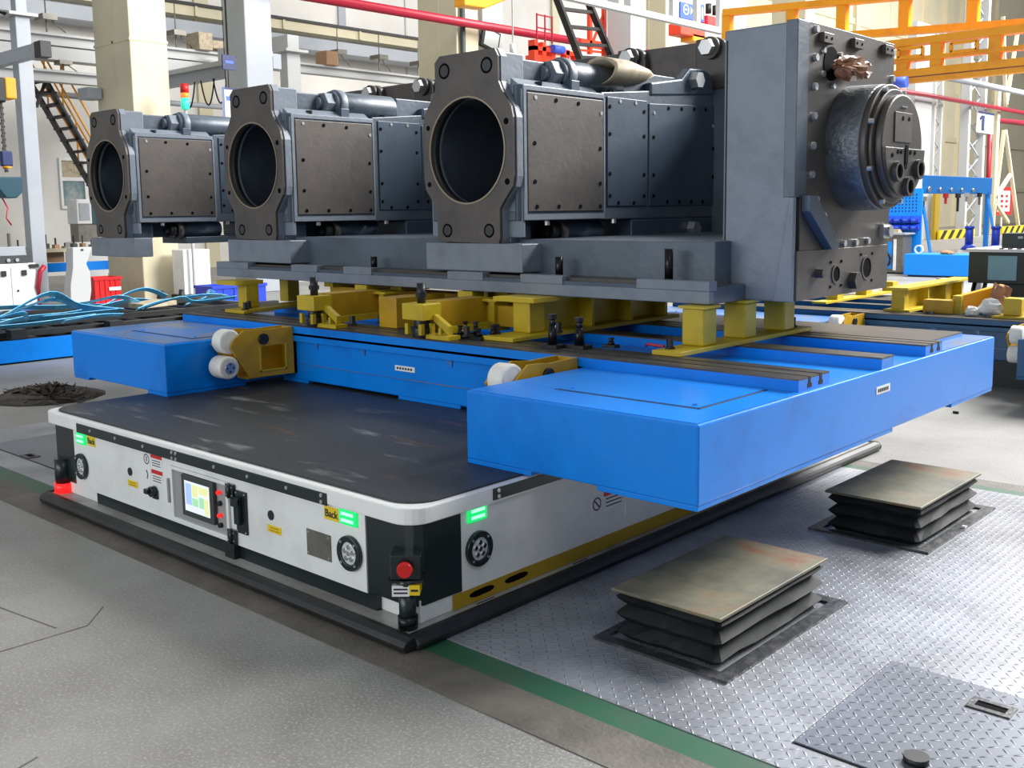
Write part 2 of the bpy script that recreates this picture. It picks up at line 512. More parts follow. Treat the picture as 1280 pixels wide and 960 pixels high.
# scrap netting pile on the left
g = G(); rnd = random.Random(11)
for i in range(150):
    a = rnd.uniform(0, 2 * PI); r = rnd.random() ** .7
    x = -6.35 + .55 * r * math.cos(a); y = 1.45 + .35 * r * math.sin(a)
    b = rnd.uniform(0, PI); l = rnd.uniform(.08, .2); h = .11 * (1 - r) + .012
    pts = [(x + l * u * math.cos(b) + rnd.uniform(-.02, .02), y + l * u * math.sin(b) + rnd.uniform(-.02, .02), max(.012, h * rnd.uniform(.3, 1.2))) for u in (-.5, -.2, .15, .5)]
    g.ribbon(pts, rnd.uniform(.015, .045), (rnd.uniform(-1, 1), rnd.uniform(-1, 1), .3), .004)
g.cyl((-6.35, 1.45, .0), (-6.35, 1.45, .05), .48, .3, n=14)
tag(g.obj('scrap_pile', 'scrap'), 'low dark pile of scrap netting on the floor at the left edge', 'scrap pile')

# ------------------------------------------------------------------ transport vehicle
V = thing('transport_vehicle', 'low white transport vehicle with black bumper and touch screen, carrying the blue pallet', 'vehicle', (-1.55, 2.0, 0))
X0, X1, Y0, Y1 = -3.06, -.075, .07, 3.93
G().box(-3.0, -.03, .0, 3.98, .004, .05).obj('skirt_ledge', 'ledge', V, bevel=.004)
# rounded rubber bumper along the front, right side, left side and back
def bump(p0, p1, nm, nrm):
    p0 = Vector(p0); p1 = Vector(p1); n = Vector(nrm)
    poly = []
    g = G()
    prof = [(-.018, .058), (.006, .058), (.03, .048), (.042, .030), (.036, .008), (-.018, .004)]
    vs = []
    for p in (p0, p1):
        vs += [p + n * a + Vector((0, 0, b)) for a, b in prof]
    k = len(prof)
    fs = [tuple(range(k)), tuple(range(2 * k - 1, k - 1, -1))] + [(i, i + k, (i + 1) % k + k, (i + 1) % k) for i in range(k)]
    g.add(vs, fs, 0)
    return g.obj(nm, 'rubber', V, bevel=.006)
bump((-2.99, -.012, 0), (.0, -.012, 0), 'bumper', (0, -1, 0))
bump((-.02, .0, 0), (-.02, 4.0, 0), 'bumper', (1, 0, 0))
bump((-3.0, 0, 0), (-3.0, 4.0, 0), 'bumper', (-1, 0, 0))
bump((-2.99, 3.99, 0), (0, 3.99, 0), 'bumper', (0, 1, 0))
# chassis
G().box(-2.57, -.296, Y0 + .008, .4, .05, .112).obj('lower_skirt', 'blackpl', V)
g = G().box(X0 + .02, -.33, .085, Y1, .05, .14).box(-.33, X1 - .006, .1, Y1, .05, .14).obj('base_block', 'white', V, bevel=.004)
G().box(-.076, X1 + .001, .265, 3.7, .052, .112).obj('yellow_band', 'band_yellow', V)
for y in (.42, .62, 2.4, 2.6):
    g = G()
    g.prism([(y + .05 * math.cos(a) + (.02 if math.cos(a) > 0 else -.02), .085 + .013 * math.sin(a)) for a in [i * PI / 6 for i in range(12)]], 'x', X1 + .0012, X1 + .003)
    g.obj('band_slot', 'hole', V)
G().box(-2.785, -.344, Y0, .5, .112, .43).box(X0 + .01, X1, .5, Y1, .112, .43).box(-.344, X1, .312, .5, .112, .43).box(X0 + .01, -2.785, .312, .5, .112, .43).obj('body', 'white', V)
# black corner covers
for sx in (1, -1):
    xo = X1 if sx > 0 else X0
    q = (-.344 if sx > 0 else -2.785)
    c = .03 * sx
    poly = [(q, Y0 + .004), (xo - c * 1.6, Y0 + .004), (xo - c * .5, Y0 + .018), (xo + .0, Y0 + .05), (xo + .002 * sx, .314), (q, .314)]
    G().prism(poly, 'z', .115, .432).obj('corner_cover', 'blackpl', V, bevel=.004)
# rim and deck
def rrect(x0, x1, y0, y1, r, n=7):
    out = []
    for cx, cy, a0 in ((x1 - r, y0 + r, -PI / 2), (x1 - r, y1 - r, 0), (x0 + r, y1 - r, PI / 2), (x0 + r, y0 + r, PI)):
        out += [(cx + r * math.cos(a0 + PI / 2 * i / (n - 1)), cy + r * math.sin(a0 + PI / 2 * i / (n - 1))) for i in range(n)]
    return out
G().prism(rrect(-3.11, -.055, .045, 3.955, .10), 'z', .428, .492).obj('deck_rim', 'white', V, bevel=.005)
G().prism(rrect(-3.085, -.085, .085, 3.925, .13), 'z', .49, .500).obj('deck_mat', 'deck', V, bevel=.003)
st = G().box(-2.68, -.54, .040, .06, .424, .473).obj('edge_strip', 'blackpl', V, bevel=.002)
sp = [(x, .040, .452 - .0) for x in (-2.52, -2.25, -1.97, -1.34, -1.08, -.80)] + [(x, .040, z) for x in (-1.70, -1.665, -.57) for z in (.462, .436)]
bolts('screw', sp, (0, -1, 0), .009, .004, 'bolt', st, 8)
st = G().box(-.06, -.051, .47, 3.6, .440, .486).obj('edge_strip', 'blackpl', V, bevel=.002)
bolts('screw', [(-.051, y, z) for y, z in ((.50, .475), (.50, .452), (.86, .465), (1.25, .465), (1.65, .465), (2.1, .465))], (1, 0, 0), .009, .004, 'bolt', st, 8)

def lamp(c, ax):
    c = Vector(c); d = Vector(ax)
    h = G().pipe(c, c + d * .018, .070, .046, 24, 0).cyl(c, c + d * .006, .05, n=20).obj('lamp_housing', 'blackpl', V, origin=c, bevel=.003)
    a = d.cross(Vector((0, 0, 1)))
    l = G()
    l.cyl(c + d * .006, c + d * .011, .045, n=20).obj('lens', 'lens', h)
    pts = [c + d * .011 + (a * math.cos(q) + Vector((0, 0, 1)) * math.sin(q)) * .025 for q in [PI / 2 + 2 * PI * i / 5 for i in range(5)]]
    bolts('lamp_bulb', pts + [c + d * .011], d, .011, .006, 'chrome', h, 10)
    bolts('screw', [c + d * .018 + (a * math.cos(q) + Vector((0, 0, 1)) * math.sin(q)) * .058 for q in (.785, 2.356, 3.927, 5.498)], d, .006, .003, 'bolt', h, 6)
lamp((-.433, Y0, .252), (0, -1, 0)); lamp((-2.70, Y0, .232), (0, -1, 0)); lamp((X1, .402, .263), (1, 0, 0))
def glow(c, ax):
    c = Vector(c); d = Vector(ax); a = d.cross(Vector((0, 0, 1)))
    def bx(h, w, z0, z1, d0, d1):
        p = [c + a * s * w + Vector((0, 0, z)) + d * q for q in (d0, d1) for s, z in ((-1, z0), (1, z0), (1, z1), (-1, z1))]
        return G().hexa(p)
    o = bx(0, .052, -.032, .032, 0, .012).obj('signal_light', 'green_light', V, bevel=.006)
    bx(0, .036, .007, .019, .012, .014).obj('light_bar', 'green_core', o)
    bx(0, .036, -.019, -.007, .012, .014).obj('light_bar', 'green_core', o)
glow((-.436, Y0, .393), (0, -1, 0)); glow((-2.685, Y0, .385), (0, -1, 0)); glow((X1, .396, .405), (1, 0, 0))
def label(x0, x1, z0, z1, m, nm='label', y=Y0, par=None):
    return G().box(x0, x1, y - .0015, y, z0, z1).obj(nm, m, par or V)
for xc in (-.548, -2.578):
    o = label(xc - .045, xc + .045, .358, .412, 'label_y'); o['label'] = 'yellow Back label'
    text('lettering', 'Back', .042, (xc, Y0 - .0022, .383), '-y', 'ink', o, bold=.0008)
for xh, zh in ((-.961, .299), (-2.172, .288)):
    G().cyl((xh, Y0, zh), (xh, Y0 - .004, zh), .021, n=16).obj('socket_cap', 'black', V)
    o = label(xh - .05 + .02, xh + .05 + .02, zh - .075, zh - .043, 'label_y')
    for k, l in ((0, .03), (1, .036)):
        G().box(xh + .02 - l, xh + .02 + l, Y0 - .0022, Y0 - .001, zh - .056 - k * .012, zh - .051 - k * .012).obj('print_line', 'band_yellow', o)
pl = G().box(-.712, -.557, Y0 - .004, Y0, .186, .294).obj('cover_plate', 'steel_plate', V)
bolts('screw', [(x, Y0 - .004, z) for x in (-.70, -.569) for z in (.198, .282)], (0, -1, 0), .005, .003, 'bolt', pl, 6)
# operator panel with touch screen
dr = G()
for a in ((-1.765, -1.27, .372, .388), (-1.765, -1.27, .128, .142), (-1.765, -1.745, .142, .372), (-1.29, -1.27, .142, .372)):
    dr.box(a[0], a[1], Y0 - .012, Y0, a[2], a[3])
dr = dr.obj('panel_frame', 'white', V, bevel=.002)
G().box(-1.745, -1.29, Y0 - .002, Y0 + .0, .142, .372).obj('panel_back', 'grey_box', dr)
sc = G().box(-1.645, -1.375, Y0 - .022, Y0 - .002, .175, .370).obj('touch_screen', 'dark_grey', V, bevel=.004)
G().box(-1.615, -1.405, Y0 - .0232, Y0 - .022, .203, .345).obj('display', 'screen_w', sc)
for x0, x1, z0, z1, m in ((-1.605, -1.555, .235, .335, 'screen_b'), (-1.55, -1.50, .28, .335, 'screen_y'), (-1.55, -1.50, .235, .272, 'screen_g'), (-1.49, -1.415, .30, .335, 'screen_y'), (-1.49, -1.45, .235, .285, 'screen_g'), (-1.445, -1.415, .21, .285, 'screen_y')):
    G().box(x0, x1, Y0 - .0242, Y0 - .0232, z0, z1).obj('display_tile', m, sc)
bolts('button', [(-1.345, Y0 - .002, .33), (-1.345, Y0 - .002, .225)], (0, -1, 0), .010, .018, 'red_light', V, 10)
bolts('push_button', [(-1.345, Y0 - .002, .28), (-1.345, Y0 - .002, .18)], (0, -1, 0), .012, .016, 'bolt_dark', V, 10)
G().box(-1.80, -1.785, Y0 - .012, Y0, .20, .32).obj('door_pull', 'grey_box', V, bevel=.005)
for z in (.355, .15):
    h = G().box(-1.282, -1.222, Y0 - .016, Y0 - .002, z - .03, z + .03).cyl((-1.252, Y0 - .018, z - .03), (-1.252, Y0 - .018, z + .03), .009, n=10).obj('hinge', 'blackpl', V)
    bolts('screw', [(x, Y0 - .016, z + q) for x in (-1.272, -1.232) for q in (-.018, .018)], (0, -1, 0), .004, .002, 'bolt', h, 6)
h = G().box(-1.215, -1.135, Y0 - .010, Y0, .175, .365).box(-1.20, -1.165, Y0 - .032, Y0 - .01, .22, .34).box(-1.212, -1.165, Y0 - .04, Y0 - .02, .30, .335).obj('latch', 'blackpl', V, bevel=.003)
bolts('screw', [(x, Y0 - .01, z) for x in (-1.207, -1.143) for z in (.185, .355)], (0, -1, 0), .005, .003, 'bolt', h, 6)
G().box(-1.30, -1.225, Y0 - .022, Y0 + .03, .05, .118).obj('support_post', 'bolt_dark', V, bevel=.002)
# warning labels and switch
for z0 in (.345, .268):
    o = label(-1.955, -1.85, z0, z0 + .07, 'label_w', 'warning_label')
    G().box(-1.955, -1.85, Y0 - .0023, Y0 - .0015, z0 + .05, z0 + .07).obj('label_header', 'red', o)
    for k in range(3):
        G().box(-1.945, -1.865, Y0 - .0023, Y0 - .0015, z0 + .036 - k * .012, z0 + .04 - k * .012).obj('print_line', 'ink', o)
    o = label(-2.03, -1.965, z0, z0 + .07, 'label_w', 'pictogram')
    g = G()
    c = Vector((-1.997, Y0 - .0018, z0 + .035))
    if z0 > .3:
        g.pipe(c, c + Vector((0, -.0008, 0)), .026, .021, 18)
        g.bar(c + Vector((0, 0, -.012)), c + Vector((0, 0, .013)), .008, .001, up=(0, -1, 0))
    else:
        g.bar(c + Vector((-.008, 0, .022)), c + Vector((.006, 0, 0)), .008, .001, up=(0, -1, 0)).bar(c + Vector((.006, 0, 0)), c + Vector((-.004, 0, -.022)), .008, .001, up=(0, -1, 0))
    g.obj('symbol', 'ink', o)
sw = G().cyl((-1.93, Y0, .232), (-1.93, Y0 - .03, .232), .026, n=14).box(-1.965, -1.93, Y0 - .045, Y0 - .022, .222, .246).box(-1.945, -1.9, Y0 - .012, Y0, .195, .24).obj('isolator_switch', 'blackpl', V, bevel=.003)
# side access door with green latch, no-step label
G().box(X1, X1 + .004, 1.36, 1.80, .165, .37).obj('access_door', 'white', V)
G().box(X1 + .004, X1 + .016, 1.39, 1.43, .27, .33).obj('door_latch', 'teal', V)
o = G().box(X1, X1 + .0015, 1.11, 1.19, .225, .31).obj('pictogram', 'label_w', V)
c = Vector((X1 + .0018, 1.15, .27)); g = G().pipe(c, c + Vector((.0008, 0, 0)), .030, .024, 18)
g.bar(c + Vector((0, -.02, .02)), c + Vector((0, .02, -.02)), .007, .001, up=(1, 0, 0)); g.obj('symbol', 'ink', o)
o = G().box(X1, X1 + .0015, 1.20, 1.345, .225, .315).obj('warning_label', 'label_w', V)
G().box(X1 + .0015, X1 + .0023, 1.20, 1.345, .292, .315).obj('label_header', 'red', o)
for k in range(3):
    G().box(X1 + .0015, X1 + .0023, 1.215, 1.33, .276 - k * .017, .281 - k * .017).obj('print_line', 'ink', o)
for xa, ya in ((-.045, .36), (-.045, .95)):
    o = G().box(xa - .022, xa + .022, ya, ya + .12, .050, .0512).obj('ledge_label', 'ledge', V)
    for k in range(2):
        G().box(xa - .015 + k * .018, xa - .007 + k * .018, ya + .01, ya + .11, .0512, .0518).obj('print_line', 'ink', o)
# emergency stop post at the near corner, red warning beacon at the left corner
cx, cy = -.085, .045
dg = Vector((.66, -.75, 0)).normalized(); sd = Vector((-dg.y, dg.x, 0)); cc = Vector((cx, cy, 0))
def dbox(s0, s1, d0, d1, z0, z1):
    return G().hexa([cc + sd * a + dg * b + Vector((0, 0, z)) for z in (z0, z1) for a, b in ((s0, d0), (s0, d1), (s1, d1), (s1, d0))])
es = G().cyl((cx, cy, .055), (cx, cy, .20), .032, n=18).cyl((cx, cy, .20), (cx, cy, .245), .034, .048, n=18).obj('stop_post', 'blackpl', V)
dbox(-.055, .055, -.09, .035, .245, .335).obj('stop_box', 'blackpl', es, bevel=.004)
dbox(-.064, .064, -.09, .042, .236, .245).obj('stop_bracket', 'bolt_dark', es)
G().cyl(cc + dg * .035 + Vector((0, 0, .29)), cc + dg * .055 + Vector((0, 0, .29)), .018, n=16).cyl(cc + dg * .052 + Vector((0, 0, .29)), cc + dg * .068 + Vector((0, 0, .29)), .030, .026, n=18).obj('stop_button', 'red', es)
dbox(-.050, .012, -.03, .040, .186, .226).obj('stop_label', 'label_w', es)
dbox(.012, .050, -.03, .0402, .190, .228).obj('stop_label', 'label_y', es)
for z in (.196, .210):
    dbox(-.044, .006, .039, .0412, z, z + .006).obj('print_line', 'ink', es)
dbox(.018, .044, .039, .0412, .204, .212).obj('print_line', 'ink', es)
G().cyl((cx, cy, .055), (cx, cy, .10), .037, n=18).obj('post_foot', 'rod', es)
bx_ = -2.94; by_ = .06
G().cyl((bx_, by_ + .01, .104), (bx_, by_ + .01, .24), .045, n=18).obj('beacon_cap', 'blackpl', V)
bk = G().cyl((bx_, by_ + .01, .05), (bx_, by_ + .01, .104), .052, n=18).obj('warning_beacon', 'red_light', V); bk['label'] = 'glowing red beacon'
G().cyl((-3.06, .20, .33), (-3.085, .20, .33), .022, n=14).obj('stop_button', 'red', V)
G().cyl((-3.06, .20, .25), (-3.08, .20, .25), .02, n=14).obj('reset_button', 'label_y', V)
# ------------------------------------------------------------------ blue pallet (U-shaped, with T-slot rails)
def pallet(ox, oy, z0, m, label, tags=True, li=-2.86):
    P = thing('machine_pallet', label, 'pallet', (ox - 1.66, oy + 2.2, z0))
    def B(g, x0, x1, y0, y1, a, b, mi=0):
        return g.box(ox + x0, ox + x1, oy + y0, oy + y1, z0 + a, z0 + b, mi)
    xl, xr = -4.06, .744
    poly = [(xl, .665), (li, .665), (li, 1.475), (-.388, 1.475), (-.388, .665), (xr, .665), (xr, 3.765), (xl, 3.765)]
    # body as three blocks sharing faces: a continuous U
    g = G().prism([(ox + a, oy + b) for a, b in poly], 'z', z0 + .018, z0 + .310)
    g.obj('pallet_body', m, P, bevel=.008)
    # worn top skin of the arms, inset from the edge
    for a in ((xl + .012, li - .012, .677, 1.44), (-.376, xr - .012, .677, 1.44), (xl + .012, xr - .012, 3.0, 3.753)):
        B(G(), *a, .308, .313).obj('top_skin', 'blue_worn' if a[0] < -1 else m, P)
    # front step of the beam up to the rail
    B(G(), li, -.388, 1.462, 1.70, .310, .340).obj('beam_cap', m, P, bevel=.004)
    B(G(), li, -.388, 1.455, 1.48, .262, .318).obj('beam_ledge', m, P, bevel=.004)
    # T-slot rails: blue sides, worn dark top split by slots
    def rail(y0, y1, zt, x0, x1, slots, nm='slot_rail'):
        r = B(G(), x0, x1, y0, y1, .300, zt - .008).obj(nm, m, P)
        ys = [y0] + [v for s in slots for v in (s - .011, s + .011)] + [y1]
        for i in range(0, len(ys), 2):
            B(G(), x0, x1, ys[i], ys[i + 1], zt - .008, zt).obj('rail_top', 'rail_top', r)
        for s in slots:
            g = G()
            B(g, x1 - .001, x1 + .0015, s - .011, s + .011, zt - .03, zt - .002)
            B(g, x1 - .001, x1 + .0015, s - .019, s + .019, zt - .045, zt - .028)
            B(g, x0, x1, s - .010, s + .010, zt - .0085, zt - .0075)
            g.obj('slot', 'slot', r)
    rail(1.455, 1.73, .365, -4.02, .715, (1.55, 1.65))
    rail(2.225, 2.36, .365, -4.02, .735, ())
    rail(2.77, 2.99, .365, -4.02, .728, (2.85, 2.94))
    rail(3.02, 3.66, .338, -4.02, .60, (), 'rear_plate')
    # inspection lids on the arms
    for a in ((-3.70, -2.95, .90, 1.42), (-.10, .60, .90, 1.42)):
        g = G()
        for q in ((a[0], a[1], a[2], a[2] + .010), (a[1] - .010, a[1], a[2], a[3])):
            B(g, *q, .312, .3145)
        g.obj('lid_seam', 'slot', P)
        l = B(G(), a[0] + .008, a[1] - .012, a[2] + .012, a[3], .312, .3165).obj('lid', 'blue_worn' if a[0] < -1 else m, P)
        bolts('screw', [(ox + a[1] - .05, oy + a[2] + .05, z0 + .3165), (ox + a[0] + .06, oy + a[2] + .05, z0 + .3165)], (0, 0, 1), .010, .006, m, l, 8)
    # feet and weld line under the body
    for a in ((-.388, -.03, .668, 1.2), (.30, xr - .003, .668, 2.36), (.30, xr - .003, 3.12, 3.76), (-4.055, -3.85, .668, 1.2), (-3.09, -2.863, .668, 1.2), (-4.055, -3.6, 3.0, 3.76), (-1.75, -1.25, 1.478, 2.0), (-2.857, -2.6, 1.478, 2.0)):
        B(G(), *a, .0, .02).obj('foot_pad', m, P, bevel=.003)
    # corner gussets and plates of the beam front
    for xx in (-2.50, -2.05, -1.32, -.95):
        g = G()
        b = [(ox + xx - .025, z0 + .262), (ox + xx + .025, z0 + .262), (ox + xx + .022, z0 + .225)]
        g.prism(b, 'y', oy + 1.468, oy + 1.476).obj('gusset', 'blue_worn', P)
    B(G(), -2.85, -.40, 1.470, 1.476, .118, .123).obj('weld_seam', 'blue_worn', P)
    B(G(), -1.76, -1.70, 1.458, 1.474, .262, .345).obj('joint_block', 'slot', P)
    if tags:
        o = B(G(), -1.765, -1.60, 1.4725, 1.4755, .165, .195).obj('name_tag', 'label_w', P); o['label'] = 'small white tag on beam front'
        g = G()
        for k in range(6):
            B(g, -1.75 + k * .023, -1.735 + k * .023, 1.4712, 1.4726, .174, .186)
        g.obj('tag_print', 'ink', o)
        o = B(G(), xr - .001, xr + .0025, 2.15, 2.30, .205, .240).obj('name_tag', 'label_w', P); o['label'] = 'small white tag on right end'
        g = G()
        for k in range(6):
            B(g, xr + .0024, xr + .0036, 2.165 + k * .02, 2.178 + k * .02, .214, .230)
        g.obj('tag_print', 'ink', o)
    # roller brackets at the inner corners
    for xa, xb in ((li + .02, li + .16), (-.56, -.42)):
        g = G()
        Q = [(1.474, .355), (1.474, .062), (1.13, .070), (1.03, .185), (.955, .285), (.985, .315), (1.07, .345), (1.13, .365), (1.25, .352)]
        for x0, x1 in ((xa, xa + .014), (xb - .014, xb)):
            # cheek plate with a rectangular window: built as a ring of strips
            y0, y1, a, b = 1.20, 1.40, .10, .255
            pts = [(oy + p, z0 + q) for p, q in Q]
            if x1 == xb:
                for poly in ([(1.474, .355), (1.474, .062), (1.40, .064), (1.40, .356)], [(1.40, .356), (1.40, .255), (1.20, .255), (1.20, .358), (1.25, .352)],
                             [(1.40, .10), (1.40, .064), (1.20, .069), (1.20, .10)], [(1.20, .358), (1.20, .069), (1.13, .070), (1.06, .17), (1.005, .27), (1.03, .315), (1.10, .362)]):
                    g.prism([(oy + p, z0 + q) for p, q in poly], 'x', ox + x0, ox + x1)
            else:
                g.prism(pts, 'x', ox + x0, ox + x1)
        B(g, xa, xb, 1.452, 1.474, .062, .355)
        B(g, xa + .014, xb - .014, 1.12, 1.46, .062, .076)
        br = g.obj('roller_bracket', 'ochre', P)
        g = G(); B(g, xb, xb + .006, 1.385, 1.398, .10, .255); B(g, xb, xb + .006, 1.2, 1.21, .10, .255); B(g, xb, xb + .006, 1.20, 1.40, .10, .108)
        g.obj('window_rim', 'yellow', br)
        c = Vector((ox + (xa + xb) / 2, oy + 1.01, z0 + .305))
        for q, r in ((Vector((ox, oy + 1.02, z0 + .300)), .074), (Vector((ox, oy + .985, z0 + .150)), .068)):
            ro = G().cyl((ox + xa + .02, q.y, q.z), (ox + xb - .02 + (.03 if q.z < z0 + .2 else 0), q.y, q.z), r, n=24).obj('roller', 'nylon', br, bevel=.012)
            if q.z > z0 + .2:
                continue
            G().cyl((ox + xb + .010, q.y, q.z), (ox + xb + .018, q.y, q.z), .034, n=18).obj('bearing', 'bolt', br)
            bolts('screw', [(ox + xb + .018, q.y + .022 * math.cos(a), q.z + .022 * math.sin(a)) for a in (0, 1.57, 3.14, 4.71)], (1, 0, 0), .006, .003, 'bolt_dark', ro, 6)
        G().cyl((ox + xb, oy + 1.23, z0 + .30), (ox + xb + .016, oy + 1.23, z0 + .30), .034, n=12).obj('pivot_bolt', 'bolt_dark', br)
    return P
pallet(0, 0, .5, 'blue', 'bright blue steel pallet standing on the white transport vehicle under the machine')

# ------------------------------------------------------------------ yellow supports on the rails
ZR = .866
ZM = 1.083           # underside of the machine bed
def foot(g, x0, x1, y0, y1):
    g.box(x0, x1, y0, y1, ZR, ZR + .022)
def clamp_bolts(par, pts):
    for x, y in pts:
        G().cyl((x, y, ZR + .02), (x, y, ZR + .03), .026, n=6).cyl((x, y, ZR + .03), (x, y, ZR + .075), .017, n=8).obj('clamp_bolt', 'bolt_dark', par)
def posts_support(x, label):
    t = thing('post_support', label, 'support', (x, 2.3, ZR))
    g = G(); foot(g, x - .08, x + .08, 1.69, 3.02)
    g.obj('foot_plate', 'yellow', t, bevel=.003)
    for y in (1.98, 2.37, 2.79):
        G().box(x - .062, x + .062, y - .062, y + .062, ZR + .022, ZM - .012).obj('post', 'yellow', t, bevel=.010, seg=3)
        G().box(x - .075, x + .075, y - .075, y + .075, ZM - .012, ZM).obj('cap_plate', 'yellow', t)
    clamp_bolts(t, ((x - .03, 1.77), (x - .0, 2.95)))
    return t
posts_support(-.08, 'yellow three post support on the right end of the rails under the machine column')
def left_support(x):
    t = thing('post_support', 'yellow post support near the left end of the rails, by the blue crate', 'support', (x, 2.1, ZR))
    g = G().prism([(x + .0, 1.66), (x + .24, 1.66), (x - .02, 2.7), (x - .22, 2.7)], 'z', ZR, ZR + .022)
    g.obj('foot_plate', 'yellow', t, bevel=.003)
    x0 = x
    for x, y in ((x, 1.86), (x - .20, 2.36)):
        G().box(x - .055, x + .055, y - .055, y + .055, ZR + .022, ZM - .012).obj('post', 'yellow', t, bevel=.008)
    x = x0
    G().box(x - .19, x + .06, 1.72, 1.95, ZM - .03, ZM).obj('cap_plate', 'yellow', t)
    G().box(x - .26, x - .14, 2.28, 2.5, ZM - .012, ZM).obj('cap_plate', 'yellow', t)
    clamp_bolts(t, ((x + .17, 1.72), (x + .09, 1.80)))
left_support(-3.80)
def beam_support(x):
    t = thing('beam_support', 'yellow ribbed beam support between the two threaded studs and the jacks', 'support', (x, 2.3, ZR))
    g = G(); foot(g, x - .11, x + .11, 1.62, 3.2)
    g.obj('foot_plate', 'yellow', t, bevel=.003)
    G().box(x - .09, x + .035, 1.84, 1.97, ZR + .022, ZM - .022).obj('post', 'yellow', t, bevel=.008)
    G().box(x - .035, x - .02, 1.97, 3.15, ZR + .022, ZM - .02).obj('web', 'yellow', t)
    for y in (2.35, 2.73, 3.10):
        G().box(x - .09, x + .075, y - .012, y + .012, ZR + .022, ZM - .022).obj('rib', 'yellow', t)
    G().box(x - .20, x + .10, 1.80, 2.05, ZM - .024, ZM).obj('cap_plate', 'yellow', t)
    G().box(x - .10, x + .09, 2.05, 3.2, ZM - .02, ZM).obj('top_flange', 'yellow', t)
    clamp_bolts(t, ((x + .12, 1.98),))
    return t
beam_support(-1.10)
def jack(x, label, end=True):
    # levelling unit: front jack block, arm, foot with gusset, tall post with cap, box beam behind
    t = thing('levelling_jack', label, 'jack', (x, 1.6, ZR), 'yellow levelling jacks on the front rail')
    y = 1.50
    G().box(x - .085, x + .085, y - .07, y + .07, ZR + .10, ZR + .19).obj('jack_block', 'yellow', t, bevel=.004)
    g = G().cyl((x, y, ZR), (x, y, ZR + .055), .052, n=20).cyl((x, y, ZR + .055), (x, y, ZR + .10), .045, n=20)
    g.obj('jack_base', 'bolt_dark', t, bevel=.003)
    sc = G().cyl((x, y, ZR + .19), (x, y, ZR + .30), .024, n=14)
    sc.cyl((x, y, ZR + .225), (x, y, ZR + .25), .032, n=6)
    sc.obj('jack_screw', 'bolt_dark', t)
    G().box(x - .07, x + .06, y + .07, y + .46, ZR + .03, ZR + .195).obj('arm_beam', 'ochre', t)
    g = G(); foot(g, x + .06, x + .24, y - .03, y + .06)
    g.box(x + .13, x + .15, y - .0, y + .40, ZR + .022, ZR + .06)
    g.obj('foot_plate', 'yellow', t)
    g = G().prism([(x + .04, ZR + .12), (x + .20, ZR + .022), (x + .20, ZR + .07), (x + .09, ZR + .13)], 'y', y + .01, y + .04)
    g.obj('gusset', 'yellow', t)
    G().box(x + .10, x + .145, y + .43, y + .56, ZR + .0, ZM - .03).obj('post', 'yellow', t)
    G().box(x + .0, x + .17, y + .42, y + .60, ZM - .045, ZM - .03).obj('cap_plate', 'yellow', t)
    G().box(x - .20, x - .08, 1.98, 2.08, ZR + .10, ZM - .0).obj('rear_block', 'yellow', t)
    if end:
        G().box(x + .37, x + .53, y + .20, y + .60, ZR, ZM - .035).obj('end_block', 'ochre', t, bevel=.003)
    g = G().box(x - .05, x + (.40 if end else .28), y + .46, y + .62, ZR + .03, ZM - .07)
    g.obj('box_beam', 'ochre', t)
    clamp_bolts(t, ((x + .30, y + .05), (x + .36, y + .22)))
    for dx, dy in ((.055, -.055), (.06, .02), (-.055, -.055)):
        G().box(x + dx - .012, x + dx + .012, y + dy - .012, y + dy + .012, ZR + .02, ZR + .08).obj('locking_tab', 'yellow', t)
    return t
jack(-2.53, 'yellow levelling jack at the middle of the front rail, left of the other jack')
jack(-1.56, 'yellow levelling jack on the front rail just left of the dark bolt cluster', False)
# ochre lateral beams lying across the rails behind the jacks
for x0, x1, lab in ((-2.62, -1.72, 'long ochre box beam across the rails behind the left jack'), (-1.66, -1.28, 'short ochre box beam across the rails behind the right jack'), (-3.35, -2.86, 'ochre box beam behind the left yellow post support')):
    t = thing('cross_beam', lab, 'beam', ((x0 + x1) / 2, 2.4, ZR))
    G().box(x0, x1, 2.25, 2.41, ZR, ZM - .05).obj('beam_body', 'ochre', t, bevel=.004)
    G().box(x0, x0 + .1, 2.2, 2.46, ZM - .05, ZM).obj('bearing_block', 'yellow', t)
    G().box(x1 - .1, x1, 2.2, 2.46, ZM - .05, ZM).obj('bearing_block', 'yellow', t)
# loose clamping studs standing on the rail
def stud(x, y, h, r, lab, grp=None):
    t = thing('clamping_stud', lab, 'stud', (x, y, ZR), grp)
    G().box(x - r * 2.6, x + r * 2.6, y - r * 1.8, y + r * 1.8, ZR, ZR + .016).obj('clamp_shoe', 'bolt_dark', t)
    G().cyl((x, y, ZR + .016), (x, y, ZR + h * .66), r * 1.25, r * .95, n=12).obj('shank', 'rod', t)
    G().cyl((x, y, ZR + h * .66), (x, y, ZR + h * .86), r * .8, n=12).obj('neck', 'bolt_dark', t)
    G().cyl((x, y, ZR + h * .86), (x, y, ZR + h), r * 1.2, n=6).obj('nut', 'bolt_dark', t)
stud(-.70, 1.60, .17, .021, 'left black clamping stud with pale scuff on the front rail by the yellow foot')
stud(-.58, 1.665, .155, .021, 'right black clamping stud of the pair on the front rail')
stud(-.46, 1.77, .05, .014, 'short dark nut on the front rail right of the two black studs')
for i, (x, y, h) in enumerate(((-1.36, 1.60, .07), (-1.30, 1.66, .09), (-1.24, 1.62, .06), (-1.20, 1.69, .075), (-1.42, 1.70, .08))):
    stud(x, y, h, .014, 'small black bolt right of the right jack, ' + ['foremost of its cluster', 'tallest of its cluster', 'lowest of its cluster', 'rightmost of its cluster', 'leftmost of its cluster'][i], 'black bolts clustered on the front rail')
